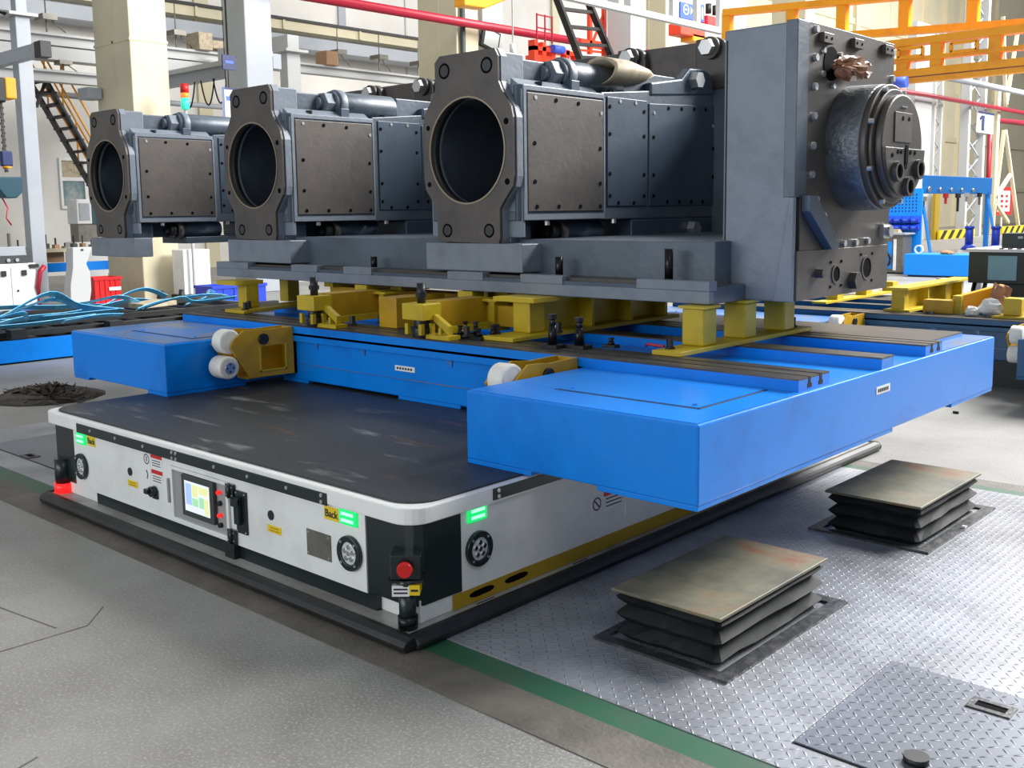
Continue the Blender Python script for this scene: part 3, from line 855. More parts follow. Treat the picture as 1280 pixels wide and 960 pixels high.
tag(G().tube([(-.34, 1.9, ZR + .006), (-.30, 1.87, ZR + .02), (-.26, 1.90, ZR + .01), (-.22, 1.88, ZR + .015)], .008, 6).obj('cloth_scrap', 'crimson'), 'small dark red scrap on the rail left of the right post support', 'scrap')
# ------------------------------------------------------------------ the dark grey machine casting
MC = thing('machine_casting', 'huge dark grey machine casting with three ported arms and a round hub, on yellow supports', 'machine', (-2.5, 3.0, ZM))
# bed slab with a stepped front edge
bed = G().prism([(-4.40, 2.03), (-.045, 2.03), (-.045, 3.45), (-.6, 4.4), (-4.40, 4.4)], 'z', ZM, 1.166).obj('bed_slab', 'iron', MC, bevel=.004)
G().box(-4.41, -.03, 1.985, 2.03, ZM + .004, 1.150).obj('front_lip', 'iron_light', bed, bevel=.004)
G().box(-4.40, -.05, 2.03, 2.2, 1.165, 1.186).obj('guide_way', 'bare_dark', bed)
for a, b in ((-4.414, -3.987), (-3.445, -3.148), (-2.858, -2.567), (-1.856, -1.56), (-1.264, -.956), (-.463, -.031)):
    G().box(a, b, 1.987, 2.06, 1.150, 1.198).obj('lip_tooth', 'iron_light', bed, bevel=.003)
for a, b in ((-3.987, -3.445), (-3.148, -2.858), (-2.567, -1.856), (-1.56, -1.264), (-.956, -.463)):
    G().box(a, b, 1.995, 2.03, 1.150, 1.170).obj('lip_notch', 'iron_dark', bed)
G().prism([(-4.30, 2.2), (-.13, 2.2), (-.13, 3.4), (-.7, 4.35), (-4.30, 4.35)], 'z', 1.166, 1.385).obj('bed_wall', 'iron', MC, bevel=.006)
# rear frame wall
G().box(-6.6, -1.20, 4.3, 4.42, 1.20, 2.755).obj('rear_wall', 'bare', MC, bevel=.010)
G().prism([(-1.25, 4.30), (-.16, 3.42), (-.06, 3.48), (-.7, 4.2), (-1.2, 4.42)], 'z', 1.20, 2.36).obj('light_block_web', 'iron_dark', MC)  # unseen plate added to close the bay and block light from behind
G().box(-1.42, -1.18, 4.245, 4.30, 1.20, 2.64).obj('frame_post', 'iron', MC, bevel=.012)
# lifting lugs along the top of the wall, each with a big hexagon bolt
for x in (-5.17, -4.45, -2.12, -1.42):
    l = G()
    l.prism([(x - .13, 2.40), (x + .13, 2.40), (x + .13, 2.66), (x + .11, 2.73), (x + .05, 2.765), (x - .13, 2.765)], 'y', 4.235, 4.30)
    l = l.obj('lifting_lug', 'bare_dark', MC, bevel=.012)
    G().cyl((x + .01, 4.235, 2.69), (x + .01, 4.19, 2.69), .078, n=20).obj('washer', 'bare_dark', l)
    G().cyl((x + .01, 4.20, 2.69), (x + .01, 4.14, 2.69), .064, .058, n=6).obj('hex_bolt', 'bolt', l)
# ------------------------------------------------------------------ one arm (then copied twice)
xc, zc = -1.735, 1.915
arm_o = Vector((xc, 2.05, zc))
R_, L_ = xc + .375, xc - .365
g = G()
fr = [(-.355, 1.60), (-.365, 2.19), (-.365, 2.27), (.375, 2.27), (.375, 1.495), (-.365, 1.495)]
# hollow front body: right, left, top, bottom walls
g.box(R_ - .05, R_, 2.14, 2.90, 1.495, 2.27).box(L_, L_ + .05, 2.11, 2.90, 1.495, 2.27)
g.box(L_ + .05, R_ - .05, 2.11, 2.90, 2.21, 2.27).box(L_ + .05, R_ - .05, 2.11, 2.90, 1.495, 1.55)
g.hexa([(R_ - .05, 2.11, 1.495), (R_ - .02, 2.10, 1.495), (R_, 2.14, 1.495), (R_ - .05, 2.16, 1.495), (R_ - .05, 2.11, 2.27), (R_ - .02, 2.10, 2.27), (R_, 2.14, 2.27), (R_ - .05, 2.16, 2.27)])
arm = g.obj('slide_arm', 'iron', MC, origin=arm_o, bevel=.006)
G().box(L_ + .05, R_ - .05, 2.88, 2.92, 1.55, 2.21).obj('inner_wall', 'bore', arm)
# rear body, tapering upwards to the wall
g = G().hexa([(xc - .34, 2.92, 1.49), (xc + .335, 2.92, 1.49), (xc + .335, 4.3, 1.49), (xc - .34, 4.3, 1.49),
              (xc - .34, 2.92, 2.285), (xc + .335, 2.92, 2.285), (xc + .335, 4.3, 2.41), (xc - .34, 4.3, 2.41)])
g.obj('rear_body', 'iron', arm, bevel=.008)
# flange with a port
hw = [(-.255, 1.372), (.250, 1.362), (.262, 1.40), (.262, 1.565), (.30, 1.615), (.365, 1.69), (.375, 1.75), (.375, 2.08), (.36, 2.14), (.285, 2.245), (.262, 2.29), (.262, 2.43), (.235, 2.476), (-.215, 2.476), (-.258, 2.44),
      (-.258, 2.28), (-.285, 2.235), (-.358, 2.14), (-.372, 2.07), (-.372, 1.76), (-.36, 1.69), (-.29, 1.60), (-.262, 1.55), (-.262, 1.40)]
g = G().hole_plate([(xc + a, b) for a, b in hw], (xc, zc - .005), .308, 2.05, 2.075, n=56, m=0, m_in=1)
fl_ = g.obj('port_flange', ['bare', 'bore_edge'], arm, bevel=.004)
hw2 = [(a * 1.02, zc + (b - zc) * 1.0) for a, b in hw]
g = G().hole_plate([(xc + a, b) for a, b in hw2], (xc, zc - .005), .31, 2.075, 2.125, n=56, m=0, m_in=1)
g.obj('flange_back', ['iron_light', 'bore'], arm)
g = G().pipe((xc, 2.046, zc - .005), (xc, 2.06, zc - .005), .316, .305, 56).obj('port_ring', 'bore_edge', arm)
for dx, dz, r in ((-.175, 2.385, .047), (.175, 2.385, .047), (-.175, 1.44, .042), (.175, 1.44, .042), (.325, 1.72, .019), (-.325, 1.72, .016), (.322, 2.06, .019), (-.325, 2.06, .016)):
    h_ = G().cyl((xc + dx, 2.0505, dz), (xc + dx, 2.0490, dz), r, n=20).obj('flange_hole', 'hole', arm)
    if r > .03:
        G().cyl((xc + dx, 2.0492, dz), (xc + dx, 2.0485, dz), r * .72, n=18).obj('flange_hole', 'bore', arm)
g = G().hole_plate([(xc - .385, 1.40), (xc + .372, 1.40), (xc + .372, 1.60), (xc + .38, 2.24), (xc + .30, 2.275), (xc - .36, 2.275), (xc - .39, 2.2)], (xc, zc - .005), .312, 2.125, 2.15, n=48)
g.obj('body_front', 'iron_light', arm, bevel=.004)
# foot block below the flange
G().box(xc - .355, xc + .445, 2.035, 2.21, 1.20 + .0, 1.365).obj('foot_block', 'iron_light', arm, bevel=.006)
# upper fin, tie bolt and lug
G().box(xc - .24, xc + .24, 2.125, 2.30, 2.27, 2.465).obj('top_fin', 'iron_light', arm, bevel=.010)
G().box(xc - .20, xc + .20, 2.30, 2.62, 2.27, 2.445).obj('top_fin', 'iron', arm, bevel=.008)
G().box(xc + .02, xc + .34, 2.62, 2.70, 2.27, 2.335).obj('clevis', 'iron_dark', arm, bevel=.005)
G().cyl((xc + .20, 2.54, 2.375), (xc + .20, 2.62, 2.375), .088, n=6).cyl((xc + .20, 2.50, 2.375), (xc + .20, 2.54, 2.375), .045, n=14).obj('tie_nut', 'iron_light', arm, bevel=.004)
G().cyl((xc + .20, 2.62, 2.375), (xc + .20, 3.22, 2.375), .098, n=24).obj('tie_bolt_sleeve', 'iron', arm, bevel=.01)
G().cyl((xc + .20, 2.66, 2.375), (xc + .20, 2.72, 2.375), .112, n=24).obj('sleeve_collar', 'iron_light', arm, bevel=.006)
G().box(xc - .1, xc + .28, 3.22, 4.25, 2.28, 2.455).obj('top_rib', 'iron', arm, bevel=.008)
lug = G().prism([(3.45, 2.30), (4.23, 2.36), (4.23, 2.45), (4.17, 2.51), (4.08, 2.53), (3.92, 2.52), (3.82, 2.44), (3.45, 2.385)], 'x', xc + .28, xc + .345).obj('upper_lug', 'iron_dark', arm, bevel=.012)
G().cyl((xc + .345, 3.97, 2.44), (xc + .40, 3.97, 2.44), .066, .058, n=6).obj('hex_bolt', 'bolt', arm)
# lower fin, tie bolt and lug
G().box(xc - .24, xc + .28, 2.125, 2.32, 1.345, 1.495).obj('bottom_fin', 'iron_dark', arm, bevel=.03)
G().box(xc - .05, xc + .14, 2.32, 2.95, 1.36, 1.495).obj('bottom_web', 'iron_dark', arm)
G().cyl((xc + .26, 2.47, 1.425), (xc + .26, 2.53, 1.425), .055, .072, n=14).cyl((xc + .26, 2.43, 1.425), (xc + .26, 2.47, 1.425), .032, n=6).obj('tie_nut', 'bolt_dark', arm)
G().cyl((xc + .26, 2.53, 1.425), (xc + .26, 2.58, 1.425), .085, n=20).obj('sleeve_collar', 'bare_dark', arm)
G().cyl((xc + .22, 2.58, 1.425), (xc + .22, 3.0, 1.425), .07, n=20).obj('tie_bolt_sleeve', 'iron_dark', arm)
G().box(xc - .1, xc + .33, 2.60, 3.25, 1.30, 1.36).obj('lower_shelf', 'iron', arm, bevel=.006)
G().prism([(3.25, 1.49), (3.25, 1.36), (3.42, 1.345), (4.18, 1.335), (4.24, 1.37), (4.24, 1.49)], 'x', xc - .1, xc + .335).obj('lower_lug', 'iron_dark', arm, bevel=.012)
G().cyl((xc + .335, 3.97, 1.412), (xc + .385, 3.97, 1.412), .060, .052, n=6).obj('hex_bolt', 'bolt', arm)
# side covers with screws
X = R_
c1 = G().box(X - .001, X + .010, 2.165, 2.875, 1.548, 2.225).obj('cover_plate', 'bare', arm, bevel=.003)
g = G()
for a in ((2.135, 2.158, 1.50, 2.262), (2.158, 2.89, 1.50, 1.532), (2.158, 2.89, 2.238, 2.262), (2.882, 2.897, 1.532, 2.238)):
    g.box(X - .002, X + .008, *a)
g.obj('cover_frame', 'iron_light', arm)  # pale bars stand in for highlights along the cover edges
G().prism([(R_ + .002, 2.245), (R_ - .10, 2.315), (R_ - .10, 2.20), (R_ - .01, 2.20)], 'y', 2.14, 2.895).obj('roof_chamfer', 'iron_light', arm, bevel=.004)  # paler colour adds to the lit sheen of the chamfer
c2 = G().box(xc + .334, xc + .343, 2.975, 3.41, 1.575, 2.262).obj('cover_plate', 'iron_dark', arm, bevel=.003)
c3 = G().prism([(3.435, 1.573), (4.27, 1.578), (4.27, 2.282), (3.435, 2.248)], 'x', xc + .334, xc + .343).obj('cover_plate', 'iron_dark', arm, bevel=.003)
def scr(pts, x, m='hole'):
    bolts('cover_screw', [(x, y, z) for y, z in pts], (1, 0, 0), .0140, .004, m, arm, 8)
scr([(2.225, 1.94), (2.225, 1.72), (2.24, 1.575), (2.44, 1.575), (2.645, 1.575), (2.845, 1.575), (2.845, 1.715), (2.845, 1.93), (2.42, 2.195), (2.63, 2.19)], X + .010)
scr([(2.235, 2.20), (2.855, 2.145)], X + .010, 'bolt')
scr([(3.0, 2.20), (3.0, 2.03), (3.0, 1.78), (3.0, 1.64), (3.09, 1.595), (3.26, 1.595), (3.375, 1.64), (3.375, 1.78), (3.375, 2.03), (3.375, 2.19)], xc + .343)
scr([(3.11, 2.24), (3.28, 2.24), (3.49, 2.19), (4.235, 2.14)], xc + .343, 'bolt')
scr([(3.485, 2.03), (3.485, 1.78), (3.485, 1.64), (3.65, 1.60), (3.80, 1.60), (3.95, 1.60), (4.10, 1.60), (3.66, 2.23), (3.82, 2.235), (3.98, 2.245), (4.13, 2.25), (4.235, 1.98), (4.235, 1.78)], xc + .343)
for y, z in ((2.36, 1.478), (3.02, 1.478)):
    G().cyl((X - .02, y, z - .012), (X - .02, y, z + .014), .017, n=8).obj('stud_bolt', 'bolt', arm)
for y, z in ((2.35, 2.285), (3.05, 2.292), (3.16, 2.294)):
    G().cyl((xc + .31, y, z - .02), (xc + .31, y, z + .018), .024, n=6).obj('stud_bolt', 'bolt_dark', arm)
kids_index()
for ox in (-2.225, -4.49):
    copy_part(arm, MC, (ox, 0, 0))
# threaded studs standing in front of the bed
for x, h in ((-1.07, .10), (-.34, .155), (-2.67, .07)):
    G().cyl((x, 2.1, 1.18), (x, 2.1, 1.195 + h), .022, n=12).obj('threaded_stud', 'rod', MC)
# ------------------------------------------------------------------ column with hub at the right end
cx0, cx1, cy0, cy1 = -.185, .215, 2.36, 3.50
ZT = 2.44
colm = G().box(cx0, cx1 - .02, cy0, cy1, ZM, ZT).obj('column', 'iron_light', MC, bevel=.008)
G().prism([(cx0 - .02, ZM), (cx0 + .02, ZM), (cx0 + .02, ZT), (cx0 - .02, ZT)], 'y', cy0 + .05, cy0 + .30).obj('column_edge', 'iron', colm)
G().prism([(cx0 + .012, 1.25), (cx0 + .02, 1.25), (cx0 + .02, ZT - .05), (cx0 + .012, ZT - .05)], 'y', cy0 - .0015, cy0 + .002).obj('edge_groove', 'slot', colm)
G().prism([(cx1 - .10, ZM + .001), (cx1 + .002, ZM + .001), (cx1 + .002, 1.60), (cx1 - .02, 1.60)], 'y', cy0 - .012, cy0 + .02).obj('lower_flare', 'iron_light', colm, bevel=.004)
G().box(cx1 - .06, cx1 + .003, cy0 - .002, cy0 + .115, 1.60, ZT + .01).obj('corner_bar', 'iron', colm, bevel=.004)
ep = G().box(cx1 - .02, cx1 + .002, cy0 + .06, cy1 + .012, ZM + .003, ZT + .012).obj('end_plate', 'bare_dark', colm, bevel=.003)
G().box(cx1 - .05, cx1 + .001, cy0 + .05, cy1, ZT + .0, ZT + .014).obj('top_cap', 'bare_dark', colm)
G().box(cx1, cx1 + .012, cy0 + .02, cy1 - .02, ZM + .004, 1.335).obj('lower_plate', 'bare', colm, bevel=.003)
xe = cx1 + .002
bolts('plate_bolt', [(xe, y, z) for y, z in ((2.54, 2.42), (2.54, 2.285), (2.538, 2.143), (2.537, 2.0), (2.535, 1.855), (2.527, 1.713), (2.583, 1.587), (2.668, 1.505), (2.757, 1.413), (2.914, 1.358), (3.063, 1.358), (3.217, 1.362), (3.48, 2.40), (3.485, 2.26), (3.45, 1.43))], (1, 0, 0), .020, .016, 'bolt', colm, 8)
G().prism([(cy0 + .07, 1.61), (cy0 + .14, 1.61), (cy0 + .40, 1.37), (cy0 + .40, 1.335), (cy0 + .32, 1.335), (cy0 + .07, 1.53)], 'x', xe, xe + .05).obj('corner_web', 'iron_dark', colm, bevel=.004)
for y, z in ((2.635, 2.385), (2.99, 2.395), (3.38, 2.405)):
    b = G().box(xe, xe + .028, y - .055, y + .055, z - .025, z + .025).obj('stop_block', 'bare_dark', colm, bevel=.003)
    bolts('screw', [(xe + .028, y + q, z) for q in (-.03, .03)], (1, 0, 0), .008, .003, 'hole', b, 6)
for y, z, r in ((2.816, 1.20, .040), (3.195, 1.215, .055)):
    G().pipe((xe + .010, y, z), (xe + .016, y, z), r + .012, r, 20).obj('port_rim', 'bare', colm)
    h = G().cyl((xe + .008, y, z), (xe + .0125, y, z), r, n=20).obj('port', 'hole', colm)
    bolts('screw', [(xe + .011, y + (r + .05) * math.cos(a), z + (r + .05) * math.sin(a)) for a in (.8, 2.35, 3.93, 5.5)], (1, 0, 0), .009, .004, 'hole', h, 6)
for y, z, r in ((2.60, 1.215, .026), (3.015, 1.155, .05)):
    G().cyl((xe + .01, y, z), (xe + .05, y, z), r, n=6).obj('drain_plug', 'bare_dark', colm)
G().cyl((xe, 2.72, 2.27), (xe + .004, 2.72, 2.27), .085, n=22).obj('upper_port', 'hole', colm)
bolts('plate_bolt', [(xe, 2.72 + .11 * math.cos(a), 2.27 + .11 * math.sin(a)) for a in (.5, 2.6, 3.7, 4.9)], (1, 0, 0), .016, .014, 'bolt', colm, 8)
G().box(xe, xe + .025, 3.385, 3.47, 1.37, 1.45).cyl((xe + .02, 3.43, 1.41), (xe + .05, 3.43, 1.41), .035, n=8).obj('grease_fitting', 'bolt', colm)
# hub
hy, hz = 3.0, 1.855
hub = G().cyl((xe - .01, hy, hz), (.395, hy, hz), .328, .322, n=64).obj('hub_drum', 'hub', colm, bevel=.012)
G().cyl((.39, hy, hz), (.425, hy, hz), .318, n=56).obj('hub_flange', 'bare_dark', colm, bevel=.006)
G().cyl((.425, hy, hz), (.445, hy, hz), .292, n=56).obj('hub_step', 'bare_dark', colm, bevel=.004)
G().cyl((.445, hy, hz), (.485, hy, hz), .262, n=56).obj('hub_face', 'bare_dark', colm, bevel=.008)
bolts('plate_bolt', [(.425, hy + .303 * math.cos(a), hz + .303 * math.sin(a)) for a in [PI / 8 + PI / 4 * i for i in range(8)]], (1, 0, 0), .014, .022, 'bolt', colm, 8)
G().prism([(hy + .258 * math.cos(a), hz + .258 * math.sin(a)) for a in [PI + .04 + (PI - .08) * i / 24 for i in range(25)]], 'x', .485, .503).obj('lower_cover', 'bare_dark', colm, bevel=.003)
G().box(.485, .491, hy - .115, hy + .10, hz + .02, hz + .17).obj('key_plate', 'bare', colm, bevel=.002)
G().box(.486, .4935, hy - .04, hy + .03, hz + .195, hz + .201).obj('index_mark', 'bolt', colm)
bolts('screw', [(.49, hy + q, z) for q, z in ((-.02, hz + .14), (.06, hz + .14))] + [(.503, hy + q, z) for q, z in ((-.10, hz - .03), (-.06, hz - .03), (.06, hz - .03), (.12, hz - .03), (-.17, hz - .05), (-.12, hz - .16), (.0, hz - .24))], (1, 0, 0), .012, .004, 'hole', colm, 8)
G().box(.503, .508, hy - .012, hy + .022, hz - .09, hz + .005).cyl((.503, hy, hz - .1), (.507, hy, hz - .1), .018, n=10).obj('key_slot', 'hole', colm)
for q, z in ((-.125, hz - .13), (.15, hz - .115), (.02, hz - .205)):
    G().pipe((.503, hy + q, z), (.528, hy + q, z), .052, .036, 20).obj('hose_socket', 'bare_dark', colm)
    G().cyl((.503, hy + q, z), (.515, hy + q, z), .036, n=18).obj('socket_bore', 'hole', colm)

# ------------------------------------------------------------------ wrappings left on the machine
def crumple(name, c, sx, sy, sz, m, seed, amp=.35, n1=14, n2=22):
    rnd = random.Random(seed); g = G(); vs = []
    for i in range(n1 + 1):
        t = PI * i / n1
        for j in range(n2):
            p = 2 * PI * j / n2
            k = 1 + rnd.uniform(-amp, amp)
            vs.append((c[0] + sx * k * math.sin(t) * math.cos(p), c[1] + sy * math.cos(t) * (1 + rnd.uniform(-.1, .1)), c[2] + sz * k * math.sin(t) * math.sin(p)))
    fs = []
    for i in range(n1):
        fs += [(i * n2 + j, i * n2 + (j + 1) % n2, (i + 1) * n2 + (j + 1) % n2, (i + 1) * n2 + j) for j in range(n2)]
    return g.add(vs, fs).obj(name, m)
o = crumple('paper_wad', (xe + .075, 2.80, 2.247), .06, .185, .05, 'paper', 4, .42)
tag(o, 'crumpled brown wrapping paper stuffed in the upper port of the machine column', 'paper')
# canvas bag: an open-ended roll lying on top of the nearest arm
g = G(); n = 20; rows = []
rnd = random.Random(2)
for y, a, b, zz in ((2.98, .125, .085, 2.37), (3.0, .135, .09, 2.375), (3.2, .12, .08, 2.38), (3.42, .09, .05, 2.385), (3.5, .05, .02, 2.38)):
    rows.append([(xc + .275 + a * math.cos(2 * PI * i / n), y + .02 * math.sin(4 * PI * i / n), zz + b * math.sin(2 * PI * i / n) + rnd.uniform(-.006, .006) + .05) for i in range(n)])
inner = [[(xc + .275 + (p[0] - xc - .275) * .86, p[1] + .012, zz) for p, zz in zip(rows[0], [2.395 + (q[2] - 2.395) * .84 for q in rows[0]])],
         [(xc + .275 + (p[0] - xc - .275) * .7, 3.25, 2.40 + (p[2] - 2.40) * .6) for p in rows[0]]]
loops = [inner[1], inner[0]] + rows
vs = [p for l in loops for p in l]
fs = [(k * n + i, k * n + (i + 1) % n, (k + 1) * n + (i + 1) % n, (k + 1) * n + i) for k in range(len(loops) - 1) for i in range(n)]
fs += [tuple(range(n - 1, -1, -1)), tuple(range((len(loops) - 1) * n, len(loops) * n))]
tag(g.add(vs, fs, 0, True).obj('canvas_roll', 'kraft'), 'rolled beige canvas wrapper lying on top of the nearest machine arm', 'wrapper')
# ------------------------------------------------------------------ building shell
wl = G().box(-25.4, -25.0, -16, 46, 0, 15).obj('wall_left', 'white_wall', kind='structure')
wr = G().box(-25.4, -25.0, 46, 110, 0, 20).obj('wall_left', 'cream_wall', kind='structure')
for y in (14.25, 30.4, 38.5):
    G().box(-25.0, -24.9, y, y + .45, 0, 15).obj('wall_strip', 'cream', wl)
for y in (7.5, 22.5, 26.3, 34):
    G().box(-25.0, -24.97, y, y + .06, 0, 15).obj('panel_joint', 'grey_light', wl)
G().box(-25.0, -24.93, 19.55, 19.85, 7.5, 15).obj('down_pipe', 'grey_steel', wl)
for y, h in ((49, 16), (58.5, 18), (69.5, 18), (73.2, 18), (76.4, 18), (84, 18), (95, 18)):
    G().box(-25.0, -24.75, y, y + .5, 0, h).obj('wall_strip', 'cream', wr)
for z in (2.6, 6.1, 9.2, 12.4):
    G().box(-25.0, -24.85, 46, 110, z, z + .35).obj('wall_girt', 'cream', wr)
for y in range(52, 100, 6):
    G().box(-25.0, -24.97, y, y + .05, 0, 18).obj('panel_joint', 'grey_light', wr)
# window of the side office
wn = G()
for a in ((10.0, 10.06, 1.78, 3.14), (10.66, 10.74, 1.78, 3.14), (10.06, 10.66, 3.06, 3.14), (10.06, 10.66, 1.78, 1.86), (10.06, 10.66, 2.52, 2.62)):
    wn.box(-25.0, -24.92, *a)
wn = wn.obj('window_1', 'white', kind='structure')
G().box(-25.0, -24.97, 10.06, 10.66, 2.62, 3.06).obj('pane', 'kraft', wn)  # beige colour stands in for a reflection in the upper glass
G().box(-25.0, -24.97, 10.06, 10.66, 1.86, 2.52).obj('pane', 'glass', wn)
# crane runway and pipes along the wall
t = thing('crane_runway', 'cream crane runway beam with dark rail along the far left wall', 'beam', (-24.7, 10, 7.2))
G().box(-24.95, -24.5, -12, 26, 7.22, 7.50).obj('runway_beam', 'cream', t)
G().box(-24.9, -24.42, -12, 26, 7.50, 7.58).obj('runway_rail', 'black', t)
for y in range(-10, 26, 3):
    G().box(-24.52, -24.44, y, y + .08, 7.22, 7.5).obj('stiffener', 'cream', t)
tag(G().box(-24.88, -24.0, -12, 26, 6.60, 6.98).obj('steel_girder', 'grey_steel', bevel=.02), 'deep grey steel girder just below the cream runway beam', 'girder')
def ibeam(x, y0, y1, z0, z1, w, m):
    g = G()
    f = .05
    g.box(x - w / 2, x + w / 2, y0, y1, z0, z0 + f).box(x - w / 2, x + w / 2, y0, y1, z1 - f, z1).box(x - .03, x + .03, y0, y1, z0 + f, z1 - f)
    return g
tag(ibeam(-20.5, -6, 26, 5.30, 5.56, .3, '').obj('crane_rail', 'grey_light'), 'upper pale I-beam rail of the light crane on the left, under the rail hangers', 'rail')
tag(G().box(-20.7, -20.3, -6, 11.6, 4.98, 5.26).obj('crane_girder', 'grey_light', bevel=.01), 'pale box girder right below the upper light crane rail', 'girder')
tag(ibeam(-20.4, 1, 10.3, 4.50, 4.76, .3, '').obj('crane_rail', 'grey_light'), 'lower pale I-beam rail above the black stairs', 'rail')
tag(G().tube([(-22, 5, 4.43), (-22, 20, 4.43)], .07, 8).obj('wall_pipe', 'grey_steel'), 'dark grey pipe running level behind the signal tower', 'pipe')
t = thing('bridge_crane', 'grey bridge girder with hanging cable festoon above the signal tower', 'crane', (-18.5, 10.5, 4.5))
G().box(-20.35, -20.25, 10.42, 10.58, 4.84, 5.0).obj('hanger_plate', 'grey_steel', t)
G().box(-20.3, -15.6, 10.4, 10.6, 4.54, 4.84).obj('bridge_girder', 'grey_steel', t)
G().box(-20.3, -15.6, 10.3, 10.4, 4.78, 4.88).obj('cable_track', 'grey_light', t)
for x in (-19.0, -18.2, -17.7):
    pts = [(x + .55 * u, 10.28, 4.52 - .55 * (1 - (2 * u - 1) ** 2)) for u in [i / 8 for i in range(9)]]
    G().tube(pts, .018, 6).obj('festoon_loop', 'rod', t)
for i, (y, z) in enumerate(((7.95, 5.95), (11.06, 5.97), (15.95, 6.02), (17.44, 6.03), (18.96, 6.0))):
    t = thing('rail_hanger', ['rail hanger left of the cream column, above the pale crane rail', 'rail hanger just right of the first cream column', 'rail hanger near the grey bracket over the crane rail', 'rail hanger between the brown box and the third cream column', 'rail hanger touching the third cream column'][i], 'hanger', (-20.5, y, 5.56), 'hangers of the light crane rail')
    G().box(-20.72, -20.28, y - .16, y + .16, z - .12, z).obj('clamp', 'steel_plate', t)
    G().cyl((-20.5, y, 5.56), (-20.5, y, z - .1), .02, n=8).obj('rod', 'steel_plate', t)
    G().tube([(-20.5, y + .1, z - .1), (-20.5, y + .42, 5.62)], .012, 6).obj('brace', 'steel_plate', t)
    G().cyl((-20.5, y, z), (-20.5, y, 6.62), .015, n=6).obj('rod', 'steel_plate', t)
t = thing('rail_hanger', 'small rail hanger above the lower rail by the black stairs', 'hanger', (-20.4, 8.2, 4.76), 'hangers of the light crane rail')
G().box(-20.55, -20.25, 8.08, 8.36, 4.90, 4.99).obj('clamp', 'steel_plate', t)
G().cyl((-20.4, 8.22, 4.75), (-20.4, 8.22, 4.92), .02, n=8).obj('rod', 'steel_plate', t)
G().tube([(-20.4, 8.3, 4.92), (-20.4, 8.55, 4.76)], .012, 6).obj('brace', 'steel_plate', t)
tag(G().box(-20.8, -20.2, 11.5, 11.88, 5.56, 5.98).box(-20.6, -20.2, 11.88, 12.28, 5.62, 5.82).obj('trolley_box', 'kraft', bevel=.02), 'beige trolley box hanging between the cream column and the grey post', 'box')
tag(G().box(-20.75, -20.25, 15.37, 15.77, 5.56, 5.94).obj('trolley_box', 'cardboard', bevel=.02), 'brown box on the crane rail left of the third cream column', 'box')
tag(G().box(-16.7, -16.3, 6.76, 7.04, 3.74, 3.95).obj('junction_box', 'grey_steel', bevel=.01), 'small grey junction box on the left side of the first cream column', 'box')

# ------------------------------------------------------------------ columns and posts
for y, lab in ((7.07, 'wide cream building column nearest, behind the left machine arm'), (15.33, 'cream building column behind the nearest port flange, with a dark pipe'),
               (24.1, 'cream building column beside the pale post behind the machine wall'), (33.0, 'cream building column hidden mostly behind the machine column')):
    t = thing('building_column', lab, 'column', (-15.9, y + .36, 0), 'cream building columns')
    G().box(-16.55, -15.2, y, y + .74, 0, 13).obj('column_shaft', 'cream', t, bevel=.02)
    G().box(-15.85, -15.80, y - .012, y, 0, 13).obj('edge_weld', 'cream', t)
    for z in (4.7, 9.4):
        G().box(-16.56, -15.19, y - .012, y + .75, z, z + .05).obj('splice_band', 'cream', t)
tag(G().tube([(-15.11, 15.45, 0), (-15.11, 15.45, 9)], .065, 10).obj('down_pipe', 'dark_grey'), 'thin dark vertical pipe in front of the third cream column', 'pipe')
t = thing('steel_post', 'thin grey square post at the left edge, by the white cabinet', 'post', (-15.7, 5.38, 0))
G().box(-15.85, -15.6, 5.25, 5.50, 0, 4.95).obj('shaft', 'grey_steel', t, bevel=.012)
G().box(-15.92, -15.5, 5.12, 5.6, 4.95, 5.0).obj('flange_plate', 'grey_light', t)
G().box(-15.82, -15.62, 5.28, 5.47, 5.0, 9).obj('shaft', 'grey_steel', t, bevel=.012)
G().tube([(-15.6, 5.1, 4.95), (-15.6, 4.95, 5.0), (-15.6, 4.9, 5.12), (-15.6, 5.0, 5.25), (-15.6, 5.2, 5.25)], .03, 8).obj('hook', 'rod', t)
t = thing('steel_post', 'broad grey square post rising behind the middle machine arm', 'post', (-15.4, 9.6, 0))
G().box(-15.75, -15.0, 9.36, 9.98, 0, 12).obj('shaft', 'grey_steel', t, bevel=.02)
t = thing('steel_post', 'short pale post under the grey bracket right of the broad grey post', 'post', (-17, 11.9, 0))
G().box(-17.25, -16.95, 11.72, 12.08, 0, 5.16).obj('shaft', 'grey_light', t, bevel=.012)
G().box(-17.4, -16.8, 11.6, 12.2, 5.16, 5.22).obj('flange_plate', 'grey_light', t)
G().box(-19.8, -16.95, 11.75, 12.05, 5.22, 5.54).obj('bracket_beam', 'grey_light', t)
t = thing('steel_post', 'pale grey square post standing left of the second last cream column', 'post', (-13.3, 19.4, 0))
G().box(-13.75, -13.0, 19.3, 19.95, 0, 11).obj('shaft', 'grey_light', t, bevel=.02)
t = thing('steel_post', 'grey post face showing just right of the third cream column', 'post', (-15.9, 16.9, 0))
G().box(-16.5, -15.7, 16.75, 17.5, 0, 12).obj('shaft', 'grey_light', t, bevel=.02)
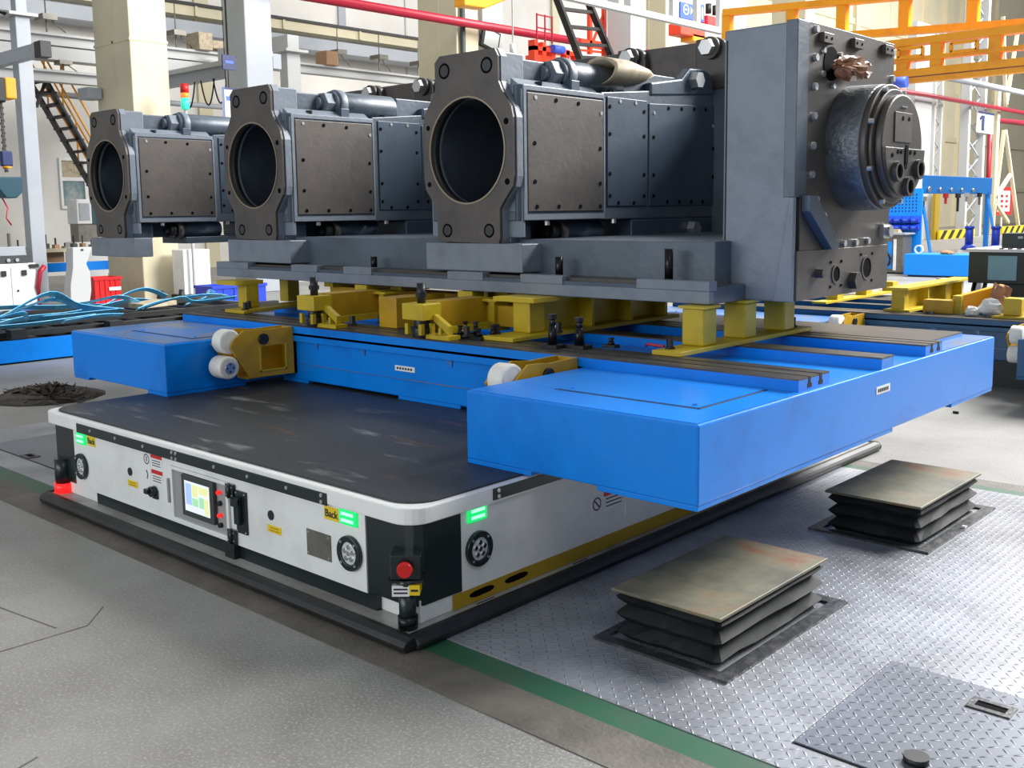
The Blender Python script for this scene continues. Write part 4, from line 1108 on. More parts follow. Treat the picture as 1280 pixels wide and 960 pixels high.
# long red pipe
tag(G().tube([(-14.88, 8, 5.91), (-14.88, 21.6, 5.99), (-14.88, 44, 6.36), (-14.88, 60, 6.43)], .105, 12).obj('fire_pipe', 'crimson'), 'long crimson pipe running high along the columns', 'pipe')
t = thing('floodlight', 'square black framed floodlight under the crimson pipe', 'lamp', (-15.6, 16.9, 5.6))
g = G()
Mx = Matrix.Rotation(math.radians(-14), 4, 'X')
def fb(x0, x1, y0, y1, z0, z1):
    vs = [Mx @ Vector(p) + Vector((-15.6, 16.95, 5.84)) for p in ((x0, y0, z0), (x1, y0, z0), (x1, y1, z0), (x0, y1, z0), (x0, y0, z1), (x1, y0, z1), (x1, y1, z1), (x0, y1, z1))]
    return G().hexa(vs)
fb(-.12, .0, -.32, .32, -.26, .26).obj('lamp_case', 'black', t, bevel=.02)
fb(.0, .015, -.25, .25, -.20, .20).obj('lamp_glass', 'lamp_glass', t)
G().tube([(-15.7, 16.7, 6.15), (-15.66, 16.62, 6.0), (-15.66, 16.62, 5.85)], .03, 6).obj('bracket', 'black', t)
tag(G().tube([(-7.66, 9, 3.95), (-7.66, 9, 9)], .012, 6).cyl((-7.66, 9, 3.78), (-7.66, 9, 3.95), .05, n=10).obj('white_rope', 'film'), 'thin white cord hanging behind the nearest port flange', 'cord')

# ------------------------------------------------------------------ left: stairs, hoist, benches
t = thing('steel_stairs', 'black steel stairs with open treads climbing the far left wall', 'stairs', (-21, 9.2, 0))
for x in (-20.98, -21.75):
    G().bar((x, 10.55, 0), (x, 8.05, 4.62), .05, .22, up=(1, 0, 0)).obj('stringer', 'black', t)
n = 18
for i in range(1, n):
    u = i / n
    y = 10.55 - 2.5 * u; z = 4.62 * u
    G().box(-21.72, -21.0, y - .12, y + .12, z - .02, z + .02).obj('tread', 'black', t)
G().box(-21.8, -20.95, 6.9, 8.1, 4.58, 4.66).obj('landing', 'black', t)
G().bar((-20.95, 8.05, 4.6), (-20.95, 7.8, 4.0), .06, .06).obj('brace', 'black', t)
for x in (-20.98, -21.75):
    for dz in (.55, 1.05):
        G().tube([(x, 10.55, dz), (x, 8.05, 4.62 + dz)], .022, 6).obj('handrail', 'orange', t)
    for u in (.1, .35, .6, .85, 1.0):
        y = 10.55 - 2.5 * u; z = 4.62 * u
        G().tube([(x, y, z), (x, y, z + 1.05)], .02, 6).obj('rail_post', 'orange', t)
t = thing('swing_crane', 'grey swing arm with black end cap at the upper left', 'arm', (-15, 4.9, 4.05))
G().box(-18.5, -14.0, 4.86, 5.0, 4.06, 4.27).obj('arm_beam', 'grey_steel', t, bevel=.01)
G().box(-14.0, -13.78, 4.84, 5.02, 4.03, 4.28).obj('end_cap', 'black', t, bevel=.01)
t = thing('chain_hoist', 'yellow and black chain hoist with hanging chain at the left edge', 'hoist', (-13, 3.9, 3.25))
G().box(-13.2, -12.9, 3.92, 4.08, 3.26, 3.56).obj('hoist_body', 'orange', t, bevel=.02)
G().box(-13.2, -12.88, 3.60, 3.92, 3.20, 3.55).obj('motor_cover', 'black', t, bevel=.03)
ch = G()
for k in range(22):
    z = 3.2 - k * .045
    ch.box(-13.03, -12.99, 3.86 + (.012 if k % 2 else 0), 3.90 + (.012 if k % 2 else 0), z - .04, z)
ch.obj('chain', 'black', t)
G().box(-13.06, -12.96, 3.82, 3.98, 2.30, 2.52).obj('hook_block', 'navy', t, bevel=.02)
G().cyl((-13, 3.9, 2.27), (-13, 3.9, 2.30), .06, n=12).obj('block_band', 'orange', t)
t = thing('lifting_clamp', 'teal lifting clamp at the left edge below the chain hoist', 'clamp', (-13, 3.9, 1.84))
G().prism([(3.55, 2.14), (4.07, 2.15), (4.06, 1.93), (3.97, 1.84), (3.82, 1.84), (3.72, 1.98), (3.55, 2.0)], 'x', -13.15, -12.9).obj('clamp_body', 'teal', t, bevel=.015)
G().tube([(-13, 3.8, 1.84), (-12.98, 3.86, 1.70), (-12.95, 3.82, 1.55), (-12.95, 3.88, 1.45)], .012, 6).obj('sling', 'crimson', t)
t = thing('control_cabinet', 'white control cabinet with black handles at the left edge', 'cabinet', (-15.2, 4.6, 0))
G().box(-15.55, -15.0, 3.6, 5.04, .03, .80).obj('cabinet_body', 'white', t, bevel=.012)
for y0, y1 in ((3.66, 4.60), (4.63, 4.93)):
    d = G().box(-15.0, -14.985, y0, y1, .06, .74).obj('door', 'white', t, bevel=.004)
    G().box(-14.985, -14.95, y1 - .13, y1 - .06, .60, .69).obj('handle', 'black', d)
G().cyl((-14.985, 4.72, .35), (-14.97, 4.72, .35), .018, n=10).obj('lock', 'black', t)
G().box(-15.02, -14.96, 4.93, 5.08, .72, .78).obj('corner_clip', 'black', t)
t = thing('test_equipment', 'grey and dark equipment box on top of the white control cabinet', 'equipment', (-15.2, 4.7, .80))
G().box(-15.45, -15.05, 4.0, 4.92, .93, 1.08).obj('housing', 'grey_steel', t, bevel=.01)
G().box(-15.45, -15.05, 4.3, 4.94, .80, .93).obj('base', 'dark_grey', t)
for y in (4.62, 4.76):
    G().cyl((-15.05, y, .86), (-15.02, y, .86), .03, n=10).obj('knob', 'bolt', t)
for y in (4.44, 4.72):
    G().cyl((-15.2, y, 1.08), (-15.2, y, 1.30), .03, n=8).obj('pin', 'steel_plate', t)
t = thing('leaning_pillar', 'slim grey console pillar with a bowed side left of the red crate', 'pillar', (-14.85, 5.7, 0))
G().prism([(5.48, 0), (5.80, 0), (5.86, .3), (5.86, .6), (5.80, .75), (5.93, 1.04), (5.58, 1.04), (5.56, .7), (5.50, .4)], 'x', -15.0, -14.75).obj('pillar_body', 'grey_light', t, bevel=.008)
G().box(-14.75, -14.74, 5.72, 5.76, .98, 1.01).obj('sensor', 'black', t)
tag(G().tube([(-14.98, 5.06, 0.02), (-14.98, 5.05, .4), (-14.98, 5.10, .65), (-14.98, 5.18, .74)], .045, 8).obj('bent_tube', 'crimson'), 'bent crimson handle leaning beside the white control cabinet', 'handle')
t = thing('work_bench', 'long cream topped bench with blue frame against the far left wall', 'bench', (-18.6, 7.3, 0))
G().box(-19.3, -18.2, 5.5, 8.6, .86, .92).obj('bench_top', 'cream', t)
G().box(-18.3, -18.2, 6.3, 8.2, .46, .64).obj('apron', 'blue', t)
for y in (6.5, 8.4):
    G().box(-18.3, -18.2, y, y + .1, 0, .86).obj('leg', 'blue', t)
G().box(-18.32, -18.22, 6.2, 6.55, .34, .42).obj('cross_bar', 'blue', t)
tag(G().box(-18.95, -18.5, 6.72, 7.1, .64, .86).obj('carton', 'cardboard', bevel=.01), 'brown carton on the shelf under the cream bench top', 'carton')
rnd = random.Random(9)
for i in range(9):
    y = 6.3 + i * .19; h = rnd.uniform(.07, .22); r = rnd.uniform(.03, .06)
    lab = ['slim upright tool', 'short dark fitting', 'low brown part', 'dark part with pin', 'round dark fitting', 'tall pin', 'grey fitting', 'dark lever', 'small valve'][i]
    t = thing('bench_part', lab + ' on the cream bench, %s from the left' % ['first', 'second', 'third', 'fourth', 'fifth', 'sixth', 'seventh', 'eighth', 'ninth'][i], 'part', (-18.8, y, .92), 'small parts on the cream bench')
    G().box(-18.85, -18.7, y - r, y + r, .92, .92 + h * .5).obj('base', ['dark_grey', 'cardboard', 'steel_plate'][i % 3], t)
    G().cyl((-18.78, y, .92 + h * .5), (-18.78, y, .92 + h * 1.4), r * .4, n=8).obj('pin', 'bolt_dark', t)
t = thing('grey_machine', 'pale machine with teal side panel below the office window', 'machine', (-20.2, 8.3, 0))
G().box(-20.6, -20.0, 8.05, 8.75, 0, 1.0).obj('lower_body', 'white', t, bevel=.02)
G().box(-20.5, -20.0, 8.12, 8.46, 1.40, 1.95).obj('upper_body', 'white', t, bevel=.02)
G().box(-20.0, -19.98, 8.17, 8.40, 1.48, 1.86).obj('screen', 'grey_steel', t)
G().box(-20.5, -20.0, 8.46, 8.75, 1.40, 1.93).obj('side_panel', 'teal', t)
G().box(-20.45, -20.05, 8.15, 8.6, 1.0, 1.40).obj('neck', 'steel_plate', t)
t = thing('signal_tower', 'signal tower light with red, amber and green lenses beside the first cream column', 'lamp', (-14.5, 7.72, 0))
G().cyl((-14.5, 7.70, 0), (-14.5, 7.70, 3.46), .03, n=8).obj('pole', 'grey_light', t)
G().cyl((-14.5, 7.70, 3.46), (-14.5, 7.70, 3.66), .075, n=12).obj('lens_green', 'cyan_light', t)
G().cyl((-14.5, 7.70, 3.66), (-14.5, 7.70, 3.75), .075, n=12).obj('lens_amber', 'amber', t)
G().cyl((-14.5, 7.70, 3.75), (-14.5, 7.70, 3.91), .075, n=12).obj('lens_red', 'red', t)
t = thing('hanging_sign', 'small navy sign hanging left of the broad grey post', 'sign', (-14.2, 8.45, 4.2))
G().box(-14.24, -14.2, 8.33, 8.60, 4.20, 4.46).obj('panel', 'navy', t)
G().box(-14.2, -14.195, 8.38, 8.55, 4.31, 4.36).obj('print_band', 'sign_blue', t)
G().cyl((-14.22, 8.46, 4.46), (-14.22, 8.46, 9), .01, n=6).obj('cord', 'rod', t)
for z0, z1, lab in ((3.60, 3.88, 'upper wall poster with blue bands above the middle arm'), (3.30, 3.60, 'lower wall poster under the blue banded one, above the middle arm')):
    t = thing('poster_board', lab, 'poster', (-14.2, 8.4, z0))
    G().box(-14.24, -14.2, 8.30, 8.55, z0, z1).obj('board', 'label_w', t)
    G().cyl((-14.25, 8.40 + (.06 if z1 > 3.7 else 0), z0), (-14.25, 8.40 + (.06 if z1 > 3.7 else 0), 9), .008, n=6).obj('cord', 'rod', t)
    G().box(-14.2, -14.195, 8.30, 8.33, z0, z1).obj('band', 'sign_blue', t)
    if z1 > 3.7:
        G().box(-14.2, -14.195, 8.33, 8.55, z1 - .04, z1).obj('band', 'navy', t)
        G().box(-14.2, -14.195, 8.36, 8.52, z0 + .04, z0 + .12).obj('band', 'sign_blue', t)
def crate(name, x0, x1, y0, y1, h, m, lab, cat, lbl=False):
    t = thing(name, lab, cat, ((x0 + x1) / 2, (y0 + y1) / 2, 0))
    w = .03
    G().box(x0, x1, y0, y1, 0, .03).obj('bottom', m, t)
    for a in ((x0, x0 + w, y0, y1), (x1 - w, x1, y0, y1), (x0 + w, x1 - w, y0, y0 + w), (x0 + w, x1 - w, y1 - w, y1)):
        G().box(*a, .03, h).obj('side_wall', m, t)
    g = G()
    for a in ((x0 - .02, x1 + .02, y0 - .02, y0), (x0 - .02, x1 + .02, y1, y1 + .02), (x0 - .02, x0, y0, y1), (x1, x1 + .02, y0, y1)):
        g.box(*a, h - .05, h)
    g.obj('rim', m, t)
    k = 5
    for i in range(1, k):
        y = y0 + (y1 - y0) * i / k
        G().box(x1, x1 + .012, y - .01, y + .01, .03, h - .05).obj('rib', m, t)
    if lbl:
        G().box(x1 + .012, x1 + .018, y0 + .25, y0 + .47, h * .52, h * .64).obj('card', 'label_w', t)
    return t
crate('red_crate', -15.25, -14.85, 5.97, 6.45, .50, 'red', 'red plastic crate with white card beside the cream column base', 'crate', True)
crate('blue_crate', -13.1, -12.55, 6.88, 7.92, .38, 'bin_blue', 'blue plastic crate behind the left yellow post support', 'crate')
t = thing('electrical_cabinet', 'plain white cabinet on a black base right of the first cream column', 'cabinet', (-14.6, 7.9, 0))
G().box(-15.0, -14.6, 7.55, 8.10, .10, .93).obj('cabinet_body', 'white', t, bevel=.01)
G().box(-15.0, -14.58, 7.5, 8.13, 0, .10).obj('plinth', 'black', t)
for y, r, lab in ((6.85, .09, 'black rubber cone left of the pair at the foot of the cream column'), (7.25, .07, 'black rubber stub between cone and white cabinet base')):
    tag(G().cyl((-14.2, y, 0), (-14.2, y, .24), r, r * .55, n=12).obj('rubber_cone', 'rubber'), lab, 'cone')

# low blue rack with roller bed and loose straps on the left
t = thing('roller_rack', 'low blue roller rack with black rails at the left, under the loose straps', 'rack', (-10.3, 2, 0))
G().box(-8.72, -8.65, -3, 6.4, .02, .25).obj('side_beam', 'blue', t)
G().box(-12.4, -12.33, -3, 6.4, .02, .25).obj('side_beam', 'blue', t)
G().box(-12.33, -8.72, 6.33, 6.4, .02, .25).obj('end_beam', 'blue', t)
G().box(-12.33, -8.72, -3, 6.33, .05, .12).obj('bed_plate', 'dark_grey', t)
for y in [-2.6 + .55 * i for i in range(17)]:
    G().cyl((-12.3, y, .20), (-8.75, y, .20), .07, n=10).obj('roller', 'black', t)
for x in (-8.95, -9.9, -11.4):
    G().box(x - .06, x + .06, -3, 6.3, .26, .32).obj('guide_rail', 'black', t)
for i, y in enumerate((-.4, .9, 2.1, 3.2, 4.2, 5.1)):
    G().box(-8.85, -8.7, y, y + .16, .26, .36).obj('stop_block', 'bolt_dark', t)
rnd = random.Random(21)
names = ['light blue strap looping highest at the middle of the rack', 'light blue strap folded flat at the left end of the rack', 'light blue strap lying along the near rail', 'light blue strap coiled near the right end of the rack', 'pale blue strap draped across the far rail', 'thin light blue strap reaching toward the blue crate', 'light blue strap tangled below the red crate', 'blue strap lying far left on the rollers']
paths = [[(-9.3, 1.6, .34), (-9.4, 2.2, .42), (-9.6, 2.9, .66), (-9.9, 3.4, .46), (-10.0, 4.0, .35)],
         [(-8.95, .9, .34), (-9.1, 1.5, .37), (-9.3, 1.9, .36), (-9.2, 2.4, .48), (-9.5, 2.6, .36)],
         [(-9.0, .2, .34), (-9.05, 1.2, .36), (-9.1, 2.4, .34), (-9.3, 3.3, .36)],
         [(-9.8, 4.2, .34), (-9.6, 4.6, .46), (-9.9, 5.0, .36), (-9.7, 5.5, .40), (-10.2, 5.2, .35)],
         [(-11.6, 2.2, .34), (-11.0, 2.9, .42), (-11.2, 3.6, .36), (-10.8, 4.4, .35)],
         [(-10.0, 4.9, .34), (-10.6, 5.6, .38), (-11.4, 6.1, .40), (-12.2, 6.7, .30)],
         [(-10.4, 3.9, .34), (-10.8, 4.5, .48), (-11.0, 4.9, .50), (-11.2, 5.3, .36)],
         [(-10.2, .6, .34), (-10.6, 1.4, .38), (-10.8, 2.2, .34), (-10.1, 2.6, .36)]]
def smooth_path(p, k=5):
    out = []
    for i in range(len(p) - 1):
        p0 = Vector(p[max(i - 1, 0)]); p1 = Vector(p[i]); p2 = Vector(p[i + 1]); p3 = Vector(p[min(i + 2, len(p) - 1)])
        for j in range(k):
            u = j / k
            out.append(.5 * ((2 * p1) + (p2 - p0) * u + (2 * p0 - 5 * p1 + 4 * p2 - p3) * u * u + (3 * p1 - p0 - 3 * p2 + p3) * u ** 3))
    out.append(Vector(p[-1]))
    return out
names += ['narrow blue strap crossing under the high loop', 'pale blue strap hanging over the near blue beam', 'blue strap zigzagging before the grey pillar', 'thin blue strap near the timber offcut', 'light blue strap stretched along the middle rail', 'short blue strap piece beside the stop blocks']
paths += [[(-9.2, 2.0, .35), (-9.7, 2.6, .38), (-10.1, 3.4, .36), (-10.6, 4.4, .42), (-10.9, 4.9, .35)],
          [(-9.5, .4, .36), (-9.0, .8, .37), (-8.75, 1.1, .34), (-8.7, 1.4, .33)],
          [(-10.8, 3.0, .36), (-10.2, 3.2, .52), (-10.6, 3.7, .40), (-10.1, 4.0, .50), (-10.5, 4.5, .36)],
          [(-9.6, 4.0, .35), (-10.0, 4.6, .40), (-9.9, 5.2, .44), (-10.4, 5.8, .35)],
          [(-9.9, -.5, .345), (-9.95, 1.0, .36), (-9.9, 2.6, .345), (-9.95, 3.9, .36)],
          [(-9.0, 2.8, .36), (-8.95, 3.2, .40), (-9.2, 3.6, .36)]]
for i, p in enumerate(paths):
    tag(G().ribbon(smooth_path([(a, b, c + .012 * (i % 4)) for a, b, c in p]), (.10, .07, .08, .06)[i % 4] if i != 5 else .05, (.8, .3, .6), .008).obj('tie_strap', 'strap'), names[i], 'strap', 'loose straps on the roller rack')
tag(G().prism([(-10.4, 4.3), (-10.1, 4.35), (-10.3, 4.95), (-10.8, 4.9)], 'z', .34, .40).obj('timber_offcut', 'kraft'), 'pale flat offcut lying among the straps on the rack', 'offcut')

# ------------------------------------------------------------------ upper middle: ladder, red hoist, truss
t = thing('access_ladder', 'black access ladder with wide rungs high behind the nearest arm', 'ladder', (-13, 17.4, 5.2))
for a, b in (((-13, 16.2, 6.7), (-13, 17.25, 5.1)), ((-13, 17.35, 6.75), (-13, 18.55, 5.2))):
    G().bar(a, b, .08, .17, up=(1, 0, 0)).obj('side_rail', 'black', t)
for u in (.1, .33, .56, .79, .97):
    G().bar((-13, 16.2 + 1.05 * u, 6.7 - 1.6 * u), (-13, 17.35 + 1.2 * u, 6.75 - 1.55 * u), .12, .07).obj('rung', 'black', t)
t = thing('red_trolley', 'red orange crane trolley with small blue motor under the crimson pipe', 'trolley', (-14, 17.5, 5.1))
G().box(-14.2, -13.9, 16.65, 18.4, 5.12, 5.26).obj('trolley_beam', 'red_orange', t)
for y in (16.7, 17.0, 17.35, 17.9, 18.3):
    G().box(-14.15, -13.95, y, y + .13, 5.26, 5.62 - (y - 16.7) * .1).obj('upright', 'red_orange', t)
G().box(-14.15, -13.95, 16.7, 18.35, 5.38, 5.48).obj('trolley_beam', 'red_orange', t)
G().cyl((-13.9, 17.3, 5.46), (-13.9, 17.7, 5.46), .10, n=12).obj('motor', 'sign_blue', t)
g = G()
for y in (16.85, 17.15, 17.42):
    g.bar((-14, y, 5.6), (-14, y, 6.25), .03, .03)
for z in (5.92, 6.22):
    g.bar((-14, 16.85, z), (-14, 17.42, z), .03, .03)
g.obj('guard_rail', 'crimson', t)
G().box(-14.12, -13.98, 18.25, 18.4, 0, 5.12).obj('support_post', 'red_orange', t)
t = thing('red_platform', 'red orange platform frame right of the black ladder', 'platform', (-14, 19.3, 5.6))
g = G()
for y in (18.9, 19.5):
    g.bar((-14, y, 5.5), (-14, y, 6.7), .1, .1)
g.bar((-14, 18.5, 5.75), (-14, 19.6, 5.75), .1, .16).bar((-14, 18.9, 5.6), (-14, 19.5, 6.6), .05, .05).bar((-14, 18.2, 5.55), (-14, 19.5, 5.6), .05, .05)
g.obj('frame', 'red_orange', t)
t = thing('lattice_girder', 'pale grey open girder crossing above the machine wall', 'girder', (-10, 15, 5.4))
G().box(-10.1, -9.95, 11, 18.7, 5.48, 5.60).obj('lower_chord', 'grey_light', t)
G().box(-10.1, -9.95, 11, 18.7, 6.55, 6.70).obj('upper_chord', 'grey_light', t)
for y in (11.5, 13.0, 14.7, 16.62, 17.55, 18.5):
    G().box(-10.08, -9.97, y, y + .15, 5.6, 6.55).obj('vertical', 'grey_light', t)
G().bar((-10, 13.1, 5.6), (-10, 14.7, 6.5), .08, .08).obj('diagonal', 'grey_light', t)
t = thing('safety_sign', 'blue safety sign with white pictograms behind the pale girder', 'sign', (-12, 20.5, 6.3))
G().box(-12.05, -12.0, 20.0, 20.75, 6.28, 6.66).obj('panel', 'sign_blue', t)
G().box(-12.05, -12.0, 20.8, 21.1, 6.30, 6.72).obj('panel', 'sign_blue', t)
c = Vector((-11.998, 20.25, 6.5))
g = G().pipe(c, c + Vector((.004, 0, 0)), .13, .10, 18).box(-11.998, -11.994, 20.20, 20.30, 6.48, 6.52)
g.prism([(20.45, 6.40), (20.55, 6.50), (20.45, 6.60)], 'x', -11.998, -11.994).box(-11.998, -11.994, 20.88, 20.93, 6.4, 6.62).box(-11.998, -11.994, 20.98, 21.04, 6.36, 6.66)
g.obj('pictogram', 'label_w', t)
t = thing('red_hoist', 'red and orange hoist unit on the crane left of the orange gantry', 'hoist', (-13, 22, 6.1))
G().box(-13.3, -12.9, 21.4, 22.6, 6.15, 6.45).obj('hoist_body', 'red_orange', t, bevel=.02)
G().box(-13.3, -12.9, 22.0, 24.2, 6.05, 6.22).obj('beam', 'orange', t)
G().box(-13.3, -12.9, 22.7, 23.7, 6.5, 6.8).obj('cover', 'red', t, bevel=.02)
for y in (22.75, 23.1, 23.4):
    G().cyl((-12.9, y, 6.85), (-12.9, y, 7.1), .08, n=10).obj('buffer', 'black', t)
tag(G().prism([(12.4, 5.56), (13.0, 5.58), (13.7, 5.86), (13.7, 6.4), (12.4, 6.4)], 'x', -12.3, -12.0).obj('crane_bracket', 'orange', bevel=.02), 'orange crane bracket at the top edge above the nearest arm', 'bracket')

# ------------------------------------------------------------------ orange gantries upper right
def girder(name, lab, y, xa, za, xb, zb, h, cols, lower, depth=.2):
    t = thing(name, lab, 'girder', ((xa + xb) / 2, y, min(za, zb)))
    def P(x, dz): return (x, y, za + (zb - za) * (x - xa) / (xb - xa) + dz)
    for dz, q in ((0, .12), (-h, .12)):
        G().bar(P(xa, dz), P(xb, dz), depth, q).obj('chord', 'orange', t)
    for x in cols:
        G().bar(P(x, 0), P(x, -h), .16, .18, up=(1, 0, 0)).obj('upright', 'orange', t)
    for dz, q in lower:
        G().bar(P(xa, dz), P(xb, dz), depth * .8, q).obj('chord', 'orange', t)
    return t
girder('gantry_girder', 'upper orange gantry girder with uprights behind the machine column', 16, -8.35, 5.38, 3, 4.75, .60, (-8.28, -6.9, -5.9, -4.75, -3.6, -1.5, 0), ())
t = girder('gantry_girder', 'lower orange gantry girder with box frames right of the machine column', 15, -5.3, 4.22, 4, 4.24, .50, (-4.9, -4.35, -3.8, -2.9, -2.0), ((-.28, .07), (-.62, .08)), .22)
for x in (-4.2, -3.35):
    g = G()
    g.bar((x - .2, 14.9, 3.98), (x + .2, 14.9, 3.98), .05, .05).bar((x - .2, 14.9, 4.12), (x + .2, 14.9, 4.12), .05, .05).bar((x - .2, 14.9, 3.98), (x - .2, 14.9, 4.12), .05, .05).bar((x + .2, 14.9, 3.98), (x + .2, 14.9, 4.12), .05, .05)
    g.obj('box_frame', 'orange', t)
for x, z, lab in ((-5.05, 3.72 - .0, 'blue gear motor at the left end of the lower orange gantry'), (-4.35, 3.55, 'blue and black gear motor under the lower orange gantry')):
    t = thing('gear_motor', lab, 'motor', (x, 14.9, z))
    G().cyl((x - .02, 14.62, z), (x + .22, 14.62, z), .09, n=14).obj('motor_body', 'sign_blue', t)
    G().box(x - .1, x - .04, 14.6, 15.0, z + .05, z + .12).obj('bracket', 'orange', t)
    G().cyl((x - .16, 14.62, z), (x - .02, 14.62, z), .11, n=14).obj('gear_head', 'black', t)

# ------------------------------------------------------------------ right far side
t = thing('white_column', 'broad pale column with lacing right of the hub', 'column', (-15.4, 44.5, 0))
G().box(-15.6, -15.2, 43.4, 45.4, 0, 9.5).obj('column_shaft', 'grey_light', t, bevel=.02)
for y in (45.75, 46.6):
    G().box(-15.4, -15.2, y, y + .14, 0, 9.5).obj('lacing_rail', 'grey_light', t)
for k in range(18):
    z = k * .52
    a, b = (45.8, 46.7) if k % 2 else (46.7, 45.8)
    G().bar((-15.3, a, z), (-15.3, b, z + .52), .04, .05).obj('lacing', 'grey_steel', t)
t = thing('laced_column', 'pale laced column carrying the number sign at the right', 'column', (-15.3, 51.3, 0))
for y in (49.9, 52.1):
    G().box(-15.5, -15.1, y, y + .28, 0, 12).obj('column_leg', 'grey_light', t)
for k in range(12):
    z = k * .98
    a, b = (50.1, 52.2) if k % 2 else (52.2, 50.1)
    G().bar((-15.3, a, z), (-15.3, b, z + .98), .05, .06).obj('lacing', 'grey_steel', t)
    G().bar((-15.35, b, z), (-15.35, a, z + .98), .05, .05).obj('lacing', 'grey_steel', t)
t = thing('number_sign', 'white sign with navy number one on the laced column', 'sign', (-15, 51.9, 5.3))
G().box(-15.06, -15.0, 50.85, 53.2, 5.1, 6.12).obj('panel', 'label_w', t)
G().box(-15.0, -14.985, 50.85, 53.2, 6.02, 6.12).obj('edge_bar', 'navy', t)
G().box(-15.0, -14.98, 51.42, 51.82, 5.2, 5.94).prism([(51.42, 5.94), (51.42, 5.76), (51.12, 5.66), (51.12, 5.80)], 'x', -15.0, -14.98).obj('numeral', 'navy', t)
t = thing('braced_frame', 'pale diagonal braced frame before the cream wall at the far right', 'frame', (-15.2, 56, 0))
for a, b in (((55.2, 5.4), (53.9, 0)), ((55.4, 5.4), (58.6, 0)), ((54.3, 1.9), (56.7, 3.2)), ((54.3, 1.7), (56.6, .6)), ((55.3, 6.6), (56.8, 11)), ((55.3, 6.6), (54.2, 11))):
    G().bar((-15.1, a[0], a[1]), (-15.1, b[0], b[1]), .16, .16).obj('brace', 'cream', t)
G().box(-15.3, -15.1, 54.1, 54.5, 0, 7.5).obj('upright', 'cream', t)
tag(G().tube([(-15.9, 55.6, 0), (-15.9, 55.6, 6.0), (-15.9, 62, 6.15)], .16, 10).obj('riser_pipe', 'crimson'), 'crimson riser pipe by the red framed sign at the far right', 'pipe')
t = thing('framed_sign', 'white sign in a red frame at the far right', 'sign', (-15.2, 57.3, 1.1))
G().box(-15.65, -15.6, 55.9, 58.7, 1.0, 2.5).obj('panel', 'label_w', t)
G().box(-15.7, -15.65, 57.2, 57.4, 0, 2.4).obj('post', 'grey_light', t)
for a in ((55.9, 58.7, 2.32, 2.5), (55.9, 58.7, 1.0, 1.18), (55.9, 56.25, 1.18, 2.32), (58.4, 58.7, 1.18, 2.32)):
    G().box(-15.6, -15.57, *a).obj('frame_bar', 'red', t)
for y in (56.8, 57.6):
    for z in (1.4, 1.68, 1.96):
        G().box(-15.6, -15.58, y, y + .4, z, z + .13).obj('print_mark', 'red', t)
tag(G().tube([(-14, 42, 7.0), (-14, 60, 7.2)], .14, 10).obj('steel_pipe', 'grey_steel'), 'grey pipe crossing below the lower orange gantry at the right', 'pipe')
tag(G().box(-15.05, -14.9, 45.45, 46.0, .0, 2.2).obj('yellow_post', 'band_yellow'), 'yellow guard post beside the broad pale column', 'post')
for y0, y1, lab in ((45.7, 50.4, 'left hazard striped barrier board standing on the floor behind the tool rack'), (54.6, 60.5, 'right hazard striped barrier board below the red framed sign')):
    t = thing('hazard_barrier', lab, 'barrier', (-15, (y0 + y1) / 2, 0))
    G().box(-14.85, -14.75, y0, y1, 0, .42).obj('board', 'label_y', t)
    y = y0 + .05
    while y + 1.0 < y1:
        G().prism([(y, .02), (y + .42, .02), (y + .95, .41), (y + .53, .41)], 'x', -14.75, -14.74).obj('stripe', 'black', t)
        y += 1.0
# blue tool rack
t = thing('tool_rack', 'bright blue tool rack frame with hanging tools behind the hub', 'rack', (-9.5, 32.5, 0))
G().box(-9.55, -9.45, 29.7, 35.85, 1.92, 2.48).obj('header_board', 'bright_blue', t, bevel=.01)
for y in (29.3, 35.6):
    G().bar((-9.5, y, 0), (-9.5, y, 2.0), .14, .14).obj('post', 'bright_blue', t)
for y in (29.0, 35.0):
    G().bar((-8.9, y - .1, 0), (-9.45, y + .5, 1.75), .07, .07).obj('stay', 'bright_blue', t)
for i, y in enumerate((29.93, 30.86, 31.84, 32.79, 33.85)):
    G().cyl((-9.45, y, 2.05), (-9.38, y, 2.05), .09 if i == 0 else .06, n=10).obj('hook', 'bolt', t)
for i, (y, z, h, lab) in enumerate(((29.42, 1.75, .45, 'grey wrench hanging at the left end of the tool rack'), (31.25, 1.85, .25, 'small red tool hanging on the tool rack'), (32.35, 1.85, .5, 'black hammer hanging in the middle of the tool rack'), (33.15, 1.88, .22, 'grey clamp hanging right of the black hammer'), (34.4, 1.88, .32, 'grey grinder hanging at the right end of the tool rack'))):
    tt = thing('hand_tool', lab, 'tool', (-9.4, y, z - h), 'tools hanging on the blue rack')
    G().bar((-9.38, y, z), (-9.38, y, z - h), .10, .05).obj('handle', ['steel_plate', 'red', 'black', 'grey_steel', 'steel_plate'][i], tt)
    G().box(-9.42, -9.34, y - .14, y + .14, z - .06, z + .08).obj('head', ['bolt', 'red', 'black', 'grey_light', 'bolt_dark'][i], tt)
t = thing('perforated_board', 'blue perforated panel behind the hub', 'panel', (-7, 21.7, 0))
G().box(-7.6, -6.50, 21.7, 21.76, 0, 1.95).obj('board', 'bright_blue', t)
g = G()
for i in range(12):
    for j in range(6):
        g.box(-7.52 + i * .08, -7.49 + i * .08, 21.694, 21.7, 1.42 + j * .075, 1.45 + j * .075)
g.obj('perforation', 'navy', t, kind='stuff')
